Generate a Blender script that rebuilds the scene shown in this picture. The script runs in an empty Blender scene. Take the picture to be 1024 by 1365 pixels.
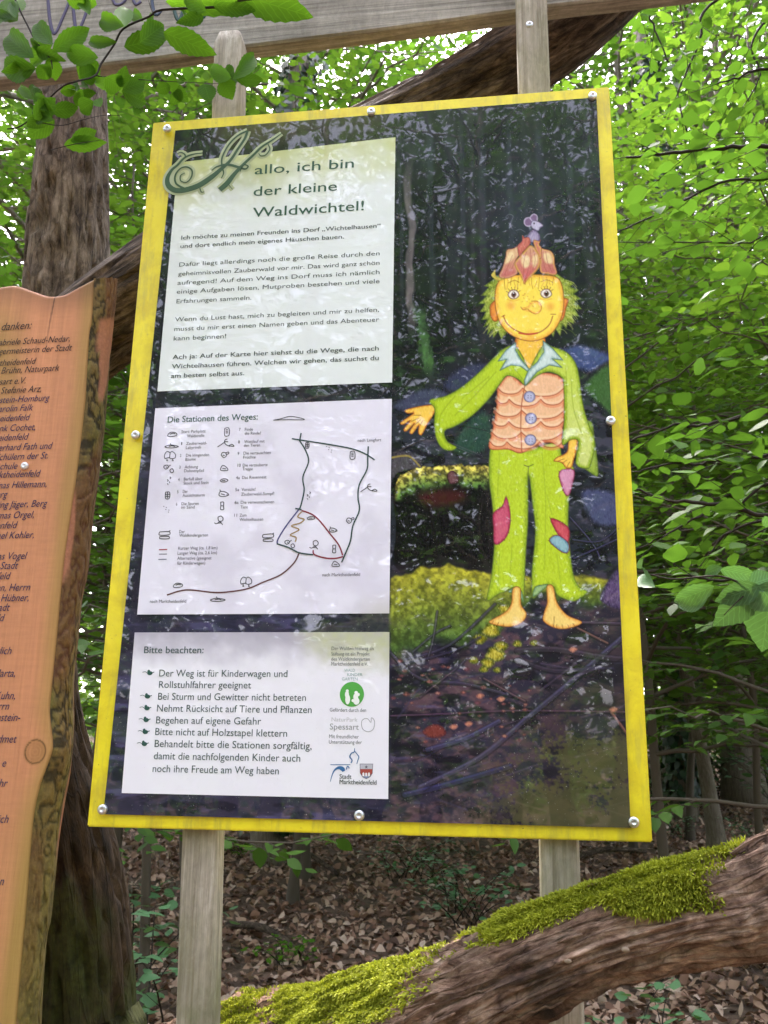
import bpy, bmesh, math, random
import numpy as np
from mathutils import Matrix, Vector

# ------------------------------------------------------------------ camera, world, sun, exposure
sc = bpy.context.scene
COL = sc.collection
ZC = 1.935                                   # height of the middle of the information board
CAM = np.array([0.20968, -1.31972, ZC - 0.48488])
ROT = np.array([[0.99123591, 0.01917703, 0.13070432],
                [0.13125546, -0.25491046, -0.95801496],
                [0.01494601, 0.96677448, -0.25519349]])   # columns: camera right, up, back
FPX = 1203.0
cd = bpy.data.cameras.new('camera')
cd.sensor_fit = 'VERTICAL'; cd.sensor_height = 36.0; cd.lens = FPX / 1365.0 * 36.0
cd.clip_start = 0.02; cd.clip_end = 500.0
cd.dof.use_dof = True; cd.dof.focus_distance = 1.38; cd.dof.aperture_fstop = 15.0
cam = bpy.data.objects.new('camera', cd); COL.objects.link(cam)
cam.matrix_world = Matrix([list(ROT[i]) + [CAM[i]] for i in range(3)] + [[0, 0, 0, 1]])
sc.camera = cam

SUN_ELEV, SUN_AZ = math.radians(58), math.radians(-28)      # azimuth from +Y towards +X
w = bpy.data.worlds.new('World'); sc.world = w; w.use_nodes = True
nt = w.node_tree; nt.nodes.clear()
sky = nt.nodes.new('ShaderNodeTexSky'); sky.sky_type = 'NISHITA'; sky.sun_disc = False
sky.sun_elevation = SUN_ELEV; sky.sun_rotation = SUN_AZ; sky.air_density = 1.0; sky.dust_density = 3.5
hs = nt.nodes.new('ShaderNodeHueSaturation'); hs.inputs['Saturation'].default_value = 0.45
bg = nt.nodes.new('ShaderNodeBackground'); bg.inputs['Strength'].default_value = 0.15
wo = nt.nodes.new('ShaderNodeOutputWorld')
nt.links.new(sky.outputs[0], hs.inputs['Color']); nt.links.new(hs.outputs[0], bg.inputs['Color']); nt.links.new(bg.outputs[0], wo.inputs[0])
sd = bpy.data.lights.new('sun', 'SUN'); sd.energy = 1.2; sd.angle = math.radians(6); sd.color = (1.0, 0.95, 0.86)
so = bpy.data.objects.new('sun', sd); COL.objects.link(so)
sdir = Vector((math.sin(SUN_AZ) * math.cos(SUN_ELEV), math.cos(SUN_AZ) * math.cos(SUN_ELEV), math.sin(SUN_ELEV)))
so.rotation_euler = sdir.to_track_quat('Z', 'Y').to_euler(); so.location = sdir * 40
vs = sc.view_settings
vs.view_transform = 'Standard'; vs.look = 'None'; vs.gamma = 1.0; vs.exposure = 3.5
vs.use_white_balance = True; vs.white_balance_temperature = 6500; vs.white_balance_tint = 22
sc.cycles.max_bounces = 10; sc.cycles.diffuse_bounces = 4; sc.cycles.transmission_bounces = 6
sc.cycles.sample_clamp_indirect = 8.0

# ------------------------------------------------------------------ helpers
def at(px, py, y):
    """point of the real place seen at a photograph position, on the upright plane at depth y"""
    d = ROT @ np.array([(px - 512) / FPX, -(py - 682.5) / FPX, -1.0])
    return CAM + d * ((y - CAM[1]) / d[1])
def pix(P):
    q = (np.asarray(P) - CAM) @ ROT
    return 512 + FPX * q[:, 0] / -q[:, 2], 682.5 - FPX * q[:, 1] / -q[:, 2]

def _h(ix, iy, iz, s):
    n = (ix.astype(np.int64) * 374761393 + iy.astype(np.int64) * 668265263 + iz.astype(np.int64) * 1274126177 + s * 974634551) & 0xffffffff
    n = ((n ^ (n >> 13)) * 1274126177) & 0xffffffff
    n = ((n ^ (n >> 15)) * 2246822519) & 0xffffffff
    return ((n ^ (n >> 16)) & 0xffffff) / float(0xffffff)
def vn(x, y, z=0.0, s=0):
    x, y, z = np.broadcast_arrays(np.asarray(x, float), np.asarray(y, float), np.asarray(z, float))
    ix, iy, iz = np.floor(x), np.floor(y), np.floor(z)
    fx, fy, fz = x - ix, y - iy, z - iz
    fx, fy, fz = [f * f * (3 - 2 * f) for f in (fx, fy, fz)]
    r = 0
    flat = not np.any(fz)
    for k in ((0,) if flat else (0, 1)):
        wz = 1.0 if flat else (fz if k else 1 - fz)
        for j in (0, 1):
            wy = fy if j else 1 - fy
            for i in (0, 1):
                r = r + wz * wy * (fx if i else 1 - fx) * _h(ix + i, iy + j, iz + k, s)
    return r
def fbm(x, y, z=0.0, o=4, s=0):
    a, t, n = 0.5, 0.0, 0.0
    x = np.asarray(x, float); y = np.asarray(y, float); z = np.asarray(z, float)
    for k in range(o):
        t = t + a * vn(x, y, z, s + k); n += a; a *= .5; x = x * 2.03 + 5.1; y = y * 2.03 + 1.7; z = z * 2.03
    return t / n
def ss(a, b, x):
    t = np.clip((x - a) / (b - a), 0, 1); return t * t * (3 - 2 * t)
def lin(c):
    c = np.asarray(c, float) / 255.0
    return np.where(c <= .04045, c / 12.92, ((c + .055) / 1.055) ** 2.4)
def cat(pts, n=6, closed=False):
    P = np.array(pts, float); N = len(P); out = []
    for i in range(N if closed else N - 1):
        if closed: p0, p1, p2, p3 = P[i - 1], P[i], P[(i + 1) % N], P[(i + 2) % N]
        else: p0, p1, p2, p3 = P[max(i - 1, 0)], P[i], P[i + 1], P[min(i + 2, N - 1)]
        for t in np.arange(n) / n:
            out.append(.5 * (2 * p1 + (p2 - p0) * t + (2 * p0 - 5 * p1 + 4 * p2 - p3) * t * t + (3 * p1 - p0 - 3 * p2 + p3) * t ** 3))
    if not closed: out.append(P[-1])
    return np.array(out)

def tag(o, label=None, cat_=None, group=None, kind=None):
    if label: o['label'] = label
    if cat_: o['category'] = cat_
    if group: o['group'] = group
    if kind: o['kind'] = kind
    return o
def empty(name, loc=(0, 0, 0), rz=0.0):
    o = bpy.data.objects.new(name, None); o.empty_display_size = .1
    o.location = loc; o.rotation_euler = (0, 0, rz); COL.objects.link(o); return o
def link(name, me, parent=None):
    o = bpy.data.objects.new(name, me); COL.objects.link(o)
    if parent is not None: o.parent = parent
    return o
def mesh(name, V, F, m, smooth=True, col=None, vec=None, flt=None):
    """V (N,3); F: one (M,k) array or a list of such arrays; col/vec/flt point attributes"""
    V = np.ascontiguousarray(V, np.float32)
    Fs = [np.asarray(f, np.int32) for f in (F if isinstance(F, list) else [F]) if len(f)]
    me = bpy.data.meshes.new(name)
    me.vertices.add(len(V)); me.vertices.foreach_set('co', V.ravel())
    tot = np.concatenate([np.full(len(f), f.shape[1], np.int32) for f in Fs])
    li = np.concatenate([f.ravel() for f in Fs]).astype(np.int32)
    me.loops.add(len(li)); me.loops.foreach_set('vertex_index', li)
    me.polygons.add(len(tot))
    st = np.zeros(len(tot), np.int32); st[1:] = np.cumsum(tot)[:-1]
    me.polygons.foreach_set('loop_start', st); me.polygons.foreach_set('loop_total', tot)
    me.update(calc_edges=True)
    me.polygons.foreach_set('use_smooth', np.full(len(tot), smooth, bool))
    if col is not None:
        a = me.color_attributes.new('col', 'FLOAT_COLOR', 'POINT')
        c = np.ones((len(V), 4), np.float32); c[:, :3] = col; a.data.foreach_set('color', c.ravel())
    if vec is not None:
        a = me.attributes.new('ax', 'FLOAT_VECTOR', 'POINT'); a.data.foreach_set('vector', np.ascontiguousarray(vec, np.float32).ravel())
    if flt is not None:
        a = me.attributes.new('tint', 'FLOAT', 'POINT'); a.data.foreach_set('value', np.ascontiguousarray(flt, np.float32))
    me.materials.append(m)
    return me
class MB:
    """collects vertices and faces of one mesh"""
    def __init__(s): s.v = []; s.f = {}; s.n = 0; s.vec = []; s.t = []
    def add(s, V, F, vec=None, t=0.0):
        V = np.asarray(V, float)
        for f in (F if isinstance(F, list) else [F]):
            f = np.asarray(f)
            if len(f): s.f.setdefault(f.shape[1], []).append(f + s.n)
        s.v.append(V); s.n += len(V)
        s.vec.append(V if vec is None else vec); s.t.append(np.broadcast_to(np.asarray(t, float), (len(V),)))
    def mesh(s, name, m, smooth=True, col=None):
        return mesh(name, np.concatenate(s.v), [np.concatenate(f) for f in s.f.values()], m, smooth, col, np.concatenate(s.vec), np.concatenate(s.t))
def frames(P):
    T = np.gradient(P, axis=0); T /= np.linalg.norm(T, axis=1)[:, None]
    up = np.array([0, 0, 1.0]) if abs(T[:, 2]).mean() < .85 else np.array([0, 1.0, 0])
    A = np.cross(T, up); A /= np.linalg.norm(A, axis=1)[:, None]
    return T, A, np.cross(A, T)
def tube(P, R, k=8, disp=None, cap=True, twist=0.0):
    """P (n,3) path, R radii; disp(angle cos, angle sin, length) -> factor"""
    P = np.asarray(P, float); n = len(P); R = np.broadcast_to(np.asarray(R, float), (n,))
    T, A, B = frames(P)
    L = np.concatenate([[0], np.cumsum(np.linalg.norm(np.diff(P, axis=0), axis=1))])
    th = np.arange(k) * 2 * math.pi / k
    ths = th[None, :] + twist * L[:, None]
    c, s = np.cos(th)[None, :] + 0 * L[:, None], np.sin(th)[None, :] + 0 * L[:, None]
    Lg = L[:, None] + 0 * c
    r = R[:, None] * (1 + (disp(np.cos(ths), np.sin(ths), Lg) if disp else 0)) + 0 * c
    V = (P[:, None, :] + A[:, None, :] * (r * c)[..., None] + B[:, None, :] * (r * s)[..., None]).reshape(-1, 3)
    vec = np.stack([R[:, None] * np.cos(ths), R[:, None] * np.sin(ths), Lg], -1).reshape(-1, 3)
    i = np.arange(n - 1)[:, None] * k; j = np.arange(k)[None, :]; j2 = (j + 1) % k
    F = np.stack([i + j, i + j2, i + k + j2, i + k + j], -1).reshape(-1, 4)
    Fs = [F]
    if cap:
        Vc = np.concatenate([V, P[:1], P[-1:]]); b = n * k
        jj = np.arange(k)
        Fs.append(np.stack([np.full(k, b), (jj + 1) % k, jj], -1))
        Fs.append(np.stack([np.full(k, b + 1), (n - 1) * k + jj, (n - 1) * k + (jj + 1) % k], -1))
        vec = np.concatenate([vec, [[0, 0, 0]], [[0, 0, L[-1]]]]); V = Vc
    return V, Fs, vec
def boxv(x0, x1, y0, y1, z0, z1):
    V = np.array([[x, y, z] for z in (z0, z1) for y in (y0, y1) for x in (x0, x1)], float)
    return V, np.array([[0, 2, 3, 1], [4, 5, 7, 6], [0, 1, 5, 4], [2, 6, 7, 3], [0, 4, 6, 2], [1, 3, 7, 5]])
def resample(P, n):
    P = np.asarray(P, float); L = np.concatenate([[0], np.cumsum(np.linalg.norm(np.diff(P, axis=0), axis=1))])
    t = np.linspace(0, L[-1], n); return np.stack([np.interp(t, L, P[:, k]) for k in range(P.shape[1])], -1)

# ------------------------------------------------------------------ materials
def nodes(name):
    m = bpy.data.materials.new(name); m.use_nodes = True; t = m.node_tree; t.nodes.clear()
    o = t.nodes.new('ShaderNodeOutputMaterial'); p = t.nodes.new('ShaderNodeBsdfPrincipled')
    t.links.new(p.outputs[0], o.inputs[0]); return m, t, p, o
def N(t, kind, **k):
    n = t.nodes.new(kind)
    for a, v in k.items():
        if a.startswith('i_'): n.inputs[a[2:].replace('_', ' ')].default_value = v
        else: setattr(n, a, v)
    return n
def ramp(t, fac, stops, interp='LINEAR'):
    r = t.nodes.new('ShaderNodeValToRGB'); r.color_ramp.interpolation = interp
    e = r.color_ramp.elements
    while len(e) > 1: e.remove(e[-1])
    for i, (p, c) in enumerate(stops):
        q = e[0] if i == 0 else e.new(p)
        q.position = p; q.color = (*c, 1) if len(c) == 3 else c
    t.links.new(fac, r.inputs[0]); return r.outputs[0]
def coords(t, attr, scale):
    if attr: s = N(t, 'ShaderNodeAttribute', attribute_name='ax').outputs['Vector']
    else: s = t.nodes.new('ShaderNodeTexCoord').outputs['Object']
    mp = t.nodes.new('ShaderNodeMapping'); mp.inputs['Scale'].default_value = scale
    t.links.new(s, mp.inputs[0]); return mp.outputs[0]
def noise(t, co, scale, detail=6, rough=.6, dist=0.0):
    n = N(t, 'ShaderNodeTexNoise'); n.inputs['Scale'].default_value = scale; n.inputs['Detail'].default_value = detail
    n.inputs['Roughness'].default_value = rough; n.inputs['Distortion'].default_value = dist
    t.links.new(co, n.inputs['Vector']); return n.outputs['Fac']
def bump(t, p, fac, strength, dist, prev=None):
    b = t.nodes.new('ShaderNodeBump'); b.inputs['Strength'].default_value = strength; b.inputs['Distance'].default_value = dist
    t.links.new(fac, b.inputs['Height'])
    if prev is not None: t.links.new(prev, b.inputs['Normal'])
    t.links.new(b.outputs[0], p.inputs['Normal']); return b.outputs[0]
def mixc(t, fac, a, b, mode='MIX'):
    m = t.nodes.new('ShaderNodeMix'); m.data_type = 'RGBA'; m.blend_type = mode
    for s, v in ((m.inputs[0], fac), (m.inputs[6], a), (m.inputs[7], b)):
        if isinstance(v, (int, float)): s.default_value = v
        elif isinstance(v, tuple): s.default_value = (*v, 1)
        else: t.links.new(v, s)
    return m.outputs[2]
def wood(name, stops, scale=(30, 30, 2.0), rough=.85, attr=True, blotch=None, bs=.6, bd=.004, ns=1.0, cracks=None, mottle=0.0):
    m, t, p, o = nodes(name)
    co = coords(t, attr, scale)
    f = noise(t, co, ns, 12, .74, .5)
    c = ramp(t, f, stops)
    if blotch:
        col, lo, hi, sc_ = blotch
        f2 = noise(t, coords(t, attr, (1, 1, .6)), sc_, 5, .65)
        c = mixc(t, ramp(t, f2, [(lo, (0, 0, 0)), (hi, (1, 1, 1))]), c, col)
    mo = None
    if mottle:
        iso = coords(t, attr, (1, 1, .45)); mo = noise(t, iso, 75, 12, .76, .6); m2 = noise(t, iso, 11, 6, .65)
        c = mixc(t, mottle, c, ramp(t, mo, [(.32, (.22, .2, .19)), (.5, (.85, .84, .82)), (.66, (1.5, 1.45, 1.4))]), 'MULTIPLY')
        c = mixc(t, mottle * .9, c, ramp(t, m2, [(.36, (.38, .35, .33)), (.56, (1.15, 1.15, 1.15))]), 'MULTIPLY')
    crk = None
    if cracks:
        cs, wdt = cracks
        wn = N(t, 'ShaderNodeTexNoise'); wn.inputs['Scale'].default_value = .25; wn.inputs['Detail'].default_value = 6
        cv = coords(t, attr, cs); t.links.new(cv, wn.inputs['Vector'])
        ad = N(t, 'ShaderNodeVectorMath', operation='MULTIPLY_ADD'); t.links.new(wn.outputs['Color'], ad.inputs[0]); ad.inputs[1].default_value = (2.4, 2.4, 2.4); t.links.new(cv, ad.inputs[2])
        vo = N(t, 'ShaderNodeTexVoronoi', feature='DISTANCE_TO_EDGE'); vo.inputs['Scale'].default_value = 1.0; t.links.new(ad.outputs[0], vo.inputs['Vector'])
        crk = ramp(t, vo.outputs['Distance'], [(0, (0, 0, 0)), (wdt, (.75, .75, .75)), (min(1, wdt * 3), (1, 1, 1))])
        c = mixc(t, .42, c, crk, 'MULTIPLY')
    t.links.new(c, p.inputs['Base Color']); p.inputs['Roughness'].default_value = rough
    p.inputs['Specular IOR Level'].default_value = .25
    f3 = noise(t, coords(t, attr, (scale[0] * 3, scale[1] * 3, scale[2] * 3)), ns, 4, .7)
    b = bump(t, p, f, bs, bd)
    b = bump(t, p, f3, bs * .6, bd * .4, b)
    if mo is not None: b = bump(t, p, mo, bs * .9 * min(1, mottle * 1.3), bd * .9, b)
    if crk is not None: bump(t, p, crk, .6, .004, b)
    return m
def leafmat(name, dark, light, trans, tw=.45, rough=.42, spec=.35, veins=False):
    m, t, p, o = nodes(name)
    a = N(t, 'ShaderNodeAttribute', attribute_name='tint').outputs['Fac']
    c = ramp(t, a, [(0, dark), (1, light)])
    if veins:
        ax = N(t, 'ShaderNodeAttribute', attribute_name='ax').outputs['Vector']; sx = t.nodes.new('ShaderNodeSeparateXYZ'); t.links.new(ax, sx.inputs[0])
        def mt(op, a_, b_):
            q = N(t, 'ShaderNodeMath', operation=op)
            for i_, v_ in enumerate((a_, b_)):
                if v_ is None: continue
                if isinstance(v_, (int, float)): q.inputs[i_].default_value = v_
                else: t.links.new(v_, q.inputs[i_])
            return q.outputs[0]
        aw = mt('ABSOLUTE', sx.outputs[1], None); u_ = mt('FRACT', mt('MULTIPLY', mt('SUBTRACT', sx.outputs[0], mt('MULTIPLY', aw, .28)), 8.5), None)
        vd = mt('MINIMUM', mt('ABSOLUTE', mt('SUBTRACT', u_, .5), None), mt('MULTIPLY', aw, 3.0))
        vv = ramp(t, vd, [(0, (1, 1, 1)), (.05, (.7, .7, .7)), (.14, (0, 0, 0))])
        mo = noise(t, coords(t, False, (1, 1, 1)), 90, 4, .6)
        c = mixc(t, ramp(t, mo, [(.4, (0, 0, 0)), (.7, (.5, .5, .5))]), c, tuple(x * .6 for x in dark))
        c = mixc(t, mixc(t, .45, (0, 0, 0), vv), c, tuple(min(1, x * 2.2) for x in light)); bump(t, p, vv, .25, .001)
    t.links.new(c, p.inputs['Base Color']); p.inputs['Roughness'].default_value = rough
    p.inputs['Specular IOR Level'].default_value = spec
    tr = t.nodes.new('ShaderNodeBsdfTranslucent')
    t.links.new(ramp(t, a, [(0, tuple(x * .7 for x in trans)), (1, tuple(min(1, x * 1.2) for x in trans))]), tr.inputs[0])
    mx = t.nodes.new('ShaderNodeMixShader'); mx.inputs[0].default_value = tw
    t.links.new(p.outputs[0], mx.inputs[1]); t.links.new(tr.outputs[0], mx.inputs[2]); t.links.new(mx.outputs[0], o.inputs[0])
    return m
def plain(name, c, rough=.6, spec=.4, metal=0.0, coat=0.0, coatr=.05):
    m, t, p, o = nodes(name)
    p.inputs['Base Color'].default_value = (*c, 1); p.inputs['Roughness'].default_value = rough
    p.inputs['Specular IOR Level'].default_value = spec; p.inputs['Metallic'].default_value = metal
    p.inputs['Coat Weight'].default_value = coat; p.inputs['Coat Roughness'].default_value = coatr
    return m

M = {}
M['leaf'] = leafmat('beech_leaf', (.030, .080, .014), (.080, .172, .030), (.085, .21, .014), .36, .5, .14)
M['leaf_pale'] = leafmat('beech_leaf_pale', (.036, .088, .015), (.090, .185, .030), (.135, .275, .018), .38, .5, .14)
M['leaf_near'] = leafmat('hornbeam_leaf', (.03, .10, .010), (.065, .17, .015), (.11, .27, .010), .5, .5, .08, True)
M['leaf_cool'] = leafmat('shade_leaf', (.035, .10, .04), (.075, .17, .075), (.08, .20, .03), .3, .38, .4, True)
M['ivy'] = leafmat('ivy_leaf', (.008, .025, .010), (.02, .055, .02), (.03, .08, .01), .2, .4, .4)
M['litter'] = None
M['bark'] = wood('bark', [(.3, (.06, .05, .038)), (.5, (.15, .125, .095)), (.7, (.27, .235, .19))], (45, 45, 7), blotch=((.05, .075, .02), .55, .8, 3.0))
M['twig'] = plain('twig_bark', (.022, .017, .012), .8, .2)
M['stem'] = plain('sapling_bark', (.085, .07, .052), .8, .2)
M['trunk'] = wood('weathered_trunk', [(.34, (.035, .026, .02)), (.45, (.15, .115, .08)), (.54, (.27, .215, .16)), (.68, (.42, .35, .28))], (62, 62, 15.0), bs=1.0, bd=.006, cracks=((40, 40, 4), .02), mottle=.6)
M['logwood'] = wood('rotten_log', [(.31, (.06, .033, .022)), (.43, (.21, .125, .085)), (.54, (.37, .245, .17)), (.68, (.54, .41, .31))], (72, 72, 28), blotch=((.05, .042, .036), .52, .62, 7.0), bs=1.0, bd=.007, cracks=((95, 95, 5), .03), mottle=.85)
M['brace'] = wood('brace_log', [(.34, (.014, .010, .007)), (.46, (.07, .05, .034)), (.55, (.15, .11, .08)), (.68, (.27, .22, .165))], (65, 65, 18), bs=1.0, bd=.008, cracks=((55, 55, 6), .03), mottle=.7)
M['post'] = wood('grey_post', [(.30, (.16, .135, .095)), (.44, (.31, .27, .205)), (.55, (.42, .375, .30)), (.68, (.53, .49, .41))], (120, 120, 3.0), attr=False, blotch=((.17, .175, .085), .42, .68, 5.0), bs=.5, bd=.0025, mottle=.3)
M['beam'] = wood('grey_beam', [(.30, (.12, .11, .085)), (.44, (.24, .225, .19)), (.55, (.33, .31, .265)), (.68, (.43, .41, .365))], (3.0, 120, 120), attr=False, bs=.5, bd=.003, mottle=.3)
M['yellow'] = None
# ------------------------------------------------------------------ ground
def gz(x, y):
    x = np.asarray(x, float); y = np.asarray(y, float)
    r = np.clip(y - .3, 0, 26)
    z = .062 * r + .02 * np.maximum(y - 26, 0)
    z = z - .03 * np.clip(-y - 2, 0, 20)
    return z + .16 * (fbm(x * .45 + 3, y * .45, 0, 3, 5) - .5) + .05 * (fbm(x * 2.1, y * 2.1, 0, 3, 9) - .5) * (np.abs(y) < 30)
def make_ground():
    m, t, p, o = nodes('forest_floor')
    co = coords(t, False, (1, 1, 1))
    f = noise(t, co, 9.0, 8, .7)
    c = ramp(t, f, [(.3, (.04, .026, .017)), (.5, (.11, .07, .043)), (.7, (.22, .145, .095))])
    g = noise(t, co, .6, 4, .6)
    c = mixc(t, ramp(t, g, [(.55, (0, 0, 0)), (.72, (.6, .6, .6))]), c, (.03, .05, .014))
    t.links.new(c, p.inputs['Base Color']); p.inputs['Roughness'].default_value = .95
    bump(t, p, f, .8, .03)
    a = np.concatenate([-np.geomspace(4, 110, 26)[::-1], np.linspace(-3.9, 3.9, 60), np.geomspace(4, 110, 26)])
    b = np.concatenate([-np.geomspace(2, 110, 22)[::-1], np.linspace(-1.9, 12, 110), np.geomspace(12.2, 130, 30)])
    X, Y = np.meshgrid(a, b); V = np.stack([X, Y, gz(X, Y)], -1).reshape(-1, 3)
    n, k = len(b), len(a)
    i = np.arange(n - 1)[:, None] * k; j = np.arange(k - 1)[None]
    F = np.stack([i + j, i + j + 1, i + k + j + 1, i + k + j], -1).reshape(-1, 4)
    tag(link('ground', mesh('ground', V, F, m)), kind='structure')
make_ground()

# ------------------------------------------------------------------ leaves
def leaf_tpl(n=4, fold=.16, curl=.12, width=.30, point=.6):
    """unit leaf along +X, width along Y, normal +Z"""
    ts = np.linspace(0, 1, n + 2)
    prof = lambda t: width * np.sin(math.pi * t ** .85) ** .8 * (1 - .25 * t ** 4)
    V = [[t, 0, -curl * t * t] for t in ts]
    L = [[t, prof(t), fold * prof(t) - curl * t * t + .02 * math.sin(9 * t)] for t in ts[1:-1]]
    R = [[t, -prof(t), fold * prof(t) - curl * t * t - .02 * math.sin(8 * t)] for t in ts[1:-1]]
    V = np.array(V + L + R); a, b = n + 2, 2 * n + 2
    T = [[0, 1, a], [n, n + 1, a + n - 1], [0, b, 1], [n, b + n - 1, n + 1]]
    Q = [[i + 1, i + 2, a + i + 1, a + i] for i in range(n - 1)] + [[i + 1, b + i, b + i + 1, i + 2] for i in range(n - 1)]
    return V, [np.array(T), np.array(Q)]
TPL_FAR, TPL_MID, TPL_NEAR = leaf_tpl(2, .2, .15, .31), leaf_tpl(3, .2, .15, .31), leaf_tpl(9, .18, .14, .32)
def norm(a): return a / np.maximum(np.linalg.norm(a, axis=-1, keepdims=True), 1e-9)
def leaves(P, D, U, S, tpl, rng, wvar=.2):
    """places one leaf per row: base P, direction D, rough normal U, length S"""
    V, Fs = tpl; n, k = len(P), len(V)
    D = norm(D); Y = norm(np.cross(U, D)); Z = np.cross(D, Y)
    wv = 1 + wvar * rng.uniform(-1, 1, (n, 1, 1)); cv = rng.uniform(-.6, 1.6, (n, 1, 1))
    q = (D[:, None] * V[None, :, :1] + Y[:, None] * V[None, :, 1:2] * wv + Z[:, None] * V[None, :, 2:3] * cv) * S[:, None, None] + P[:, None]
    off = (np.arange(n) * k)[:, None, None]
    return q.reshape(-1, 3), [(f[None] + off).reshape(-1, f.shape[1]) for f in Fs], np.repeat(rng.random(n), k)
def spray(path, rng, twig_from=.2, spacing=.2, tl=.4, ls=.05, flat=.25, droop=.1, mb=None, tr=.0035):
    """side twigs along a limb, returns leaf bases, directions, normals"""
    P, D = [], []
    n = len(path); L = np.linalg.norm(np.diff(path, axis=0), axis=1).sum()
    k = max(2, int(L / spacing)); side = 1
    rp = resample(path, 40)
    for i in range(k + 1):
        t = twig_from + (1 - twig_from) * i / k
        a = t * 39; i0 = min(int(a), 38); b = rp[i0] + (rp[i0 + 1] - rp[i0]) * (a - i0)
        d = norm(rp[i0 + 1] - rp[max(i0 - 1, 0)])
        s = norm(np.cross(d, [0, 0, 1])) * side; side = -side
        ang = rng.uniform(.6, 1.1); dd = norm(d * math.cos(ang) + s * math.sin(ang) + np.array([0, 0, rng.uniform(-flat, flat)]))
        if i == k: dd = d
        l = tl * (1.15 - .6 * t) * rng.uniform(.6, 1.25)
        m = max(2, int(l / ls)); u = np.linspace(.08, 1, m)
        pts = b + dd * (u * l)[:, None] + np.array([0, 0, -droop])[None] * (u ** 2 * l)[:, None]
        sd_ = norm(np.cross(dd, [0, 0, 1])); sg = np.where(np.arange(m) % 2 == 0, 1, -1)[:, None]
        ld = norm(dd * .75 + sd_ * sg * rng.uniform(.5, 1.1, (m, 1)) + rng.normal(0, .18, (m, 3)) + np.array([0, 0, -droop * 1.5]))
        P.append(pts); D.append(ld)
        if mb is not None and tr > 0:
            q = np.stack([b, b + dd * l * .5 - [0, 0, droop * l * .25], b + dd * l * .97 - [0, 0, droop * l * .94]])
            V, F, ve = tube(q, [tr, tr * .7, tr * .3], 4, cap=False); mb.add(V, F, ve)
    P = np.concatenate(P); D = np.concatenate(D)
    U = norm(np.array([0, 0, 1.0]) + rng.normal(0, .33, P.shape))
    return P, D, U
def gen_tree(seed, H, r0, cb, nb, bl, leaf, ls, spacing=.25, tl=.5, rise=.5, lean=(0, 0), tpl=TPL_FAR, mats=('bark', 'leaf'), tr=.003, bark=.08, bend=.05, tk=12):
    rng = np.random.default_rng(seed)
    mb = MB(); zs = np.linspace(-.25, H, 28)
    tt = np.clip(zs / H, 0, 1)
    path = np.stack([lean[0] * tt + bend * H * (fbm(tt * 3, seed, 0, 2, seed) - .5), lean[1] * tt + bend * H * (fbm(tt * 3, seed + 9, 0, 2, seed) - .5), zs], -1)
    path[:, :2] -= path[2, :2]
    R = r0 * (1 - .8 * tt ** .9) * (1 + .55 * np.exp(-np.maximum(zs, 0) / (r0 * 2.5)))
    V, F, ve = tube(path, R, tk, lambda c, s, l: bark * (fbm(c * 2, s * 2, l * 1.2, 3, seed) - .5) * 2); mb.add(V, F, ve)
    LP, LD, LU = [], [], []
    az = rng.uniform(0, 6.28)
    for i in range(nb):
        t = ((i + .5) / nb) ** .9; h = cb + (H - cb) * t * .98; az += 2.4 + rng.uniform(-.5, .5)
        b = np.array([np.interp(h, zs, path[:, k]) for k in range(3)])
        L = bl * (1 - .62 * t) * rng.uniform(.6, 1.2); el = rng.uniform(.1, 1) * rise
        u = np.linspace(0, 1, 9)[:, None]
        d = np.array([math.cos(az), math.sin(az), math.tan(el)])
        pth = b + d * L * u + np.array([0, 0, -.35 * L * math.tan(el) - .05 * L]) * u ** 2 + rng.normal(0, .02 * L, (9, 3)) * u
        rb = min(np.interp(h, zs, R) * .55, .006 + .011 * L)
        V, F, ve = tube(pth, np.linspace(rb, rb * .25, 9), 5, cap=False); mb.add(V, F, ve)
        p, dd, uu = spray(pth, rng, .22, spacing, tl, ls, mb=mb, tr=tr)
        LP.append(p); LD.append(dd); LU.append(uu)
    LP, LD, LU = map(np.concatenate, (LP, LD, LU))
    S = leaf * rng.uniform(.42, 1.25, len(LP))
    V, F, T = leaves(LP, LD, LU, S, tpl, rng)
    return mb.mesh('trunk', M[mats[0]]), mesh('crown', V, F, M[mats[1]], True, flt=T), len(LP)
def tree(protos, name, x, y, rz, label, cat_='tree', group=None, scale=1.0):
    t = empty(name, (x, y, float(gz(x, y))), rz); t.scale = (scale,) * 3
    tag(t, label, cat_, group)
    link('trunk', protos[0], t); link('crown', protos[1], t)
    return t

sap_a = gen_tree(11, 4.4, .028, 1.0, 40, 1.6, .085, .044, .14, .42, .6, (.3, .1), TPL_MID, ('stem', 'leaf'), .0022)
sap_b = gen_tree(12, 6.0, .038, 1.2, 50, 2.0, .09, .045, .15, .5, .5, (-.3, .2), TPL_MID, ('stem', 'leaf_pale'), .0025)
sap_c = gen_tree(13, 2.4, .018, .3, 26, 1.0, .07, .05, .16, .36, .5, (.1, .2), TPL_MID, ('twig', 'leaf'), .002)
big_a = gen_tree(21, 15, .19, 1.6, 90, 4.4, .165, .09, .30, 1.0, .7, (.4, 0), TPL_FAR, ('bark', 'leaf'), .004)
big_b = gen_tree(22, 13, .13, 1.6, 80, 3.8, .155, .09, .28, .9, .6, (-.3, .3), TPL_FAR, ('bark', 'leaf_pale'), .004)
big_c = gen_tree(23, 17, .24, 3.0, 90, 4.8, .17, .095, .32, 1.0, .8, (.2, .2), TPL_FAR, ('bark', 'leaf'), .004)
sp_a = gen_tree(41, 15, .19, 2.2, 56, 4.2, .14, .11, .42, 1.0, .7, (.4, 0), TPL_FAR, ('bark', 'leaf'), .004)
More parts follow.
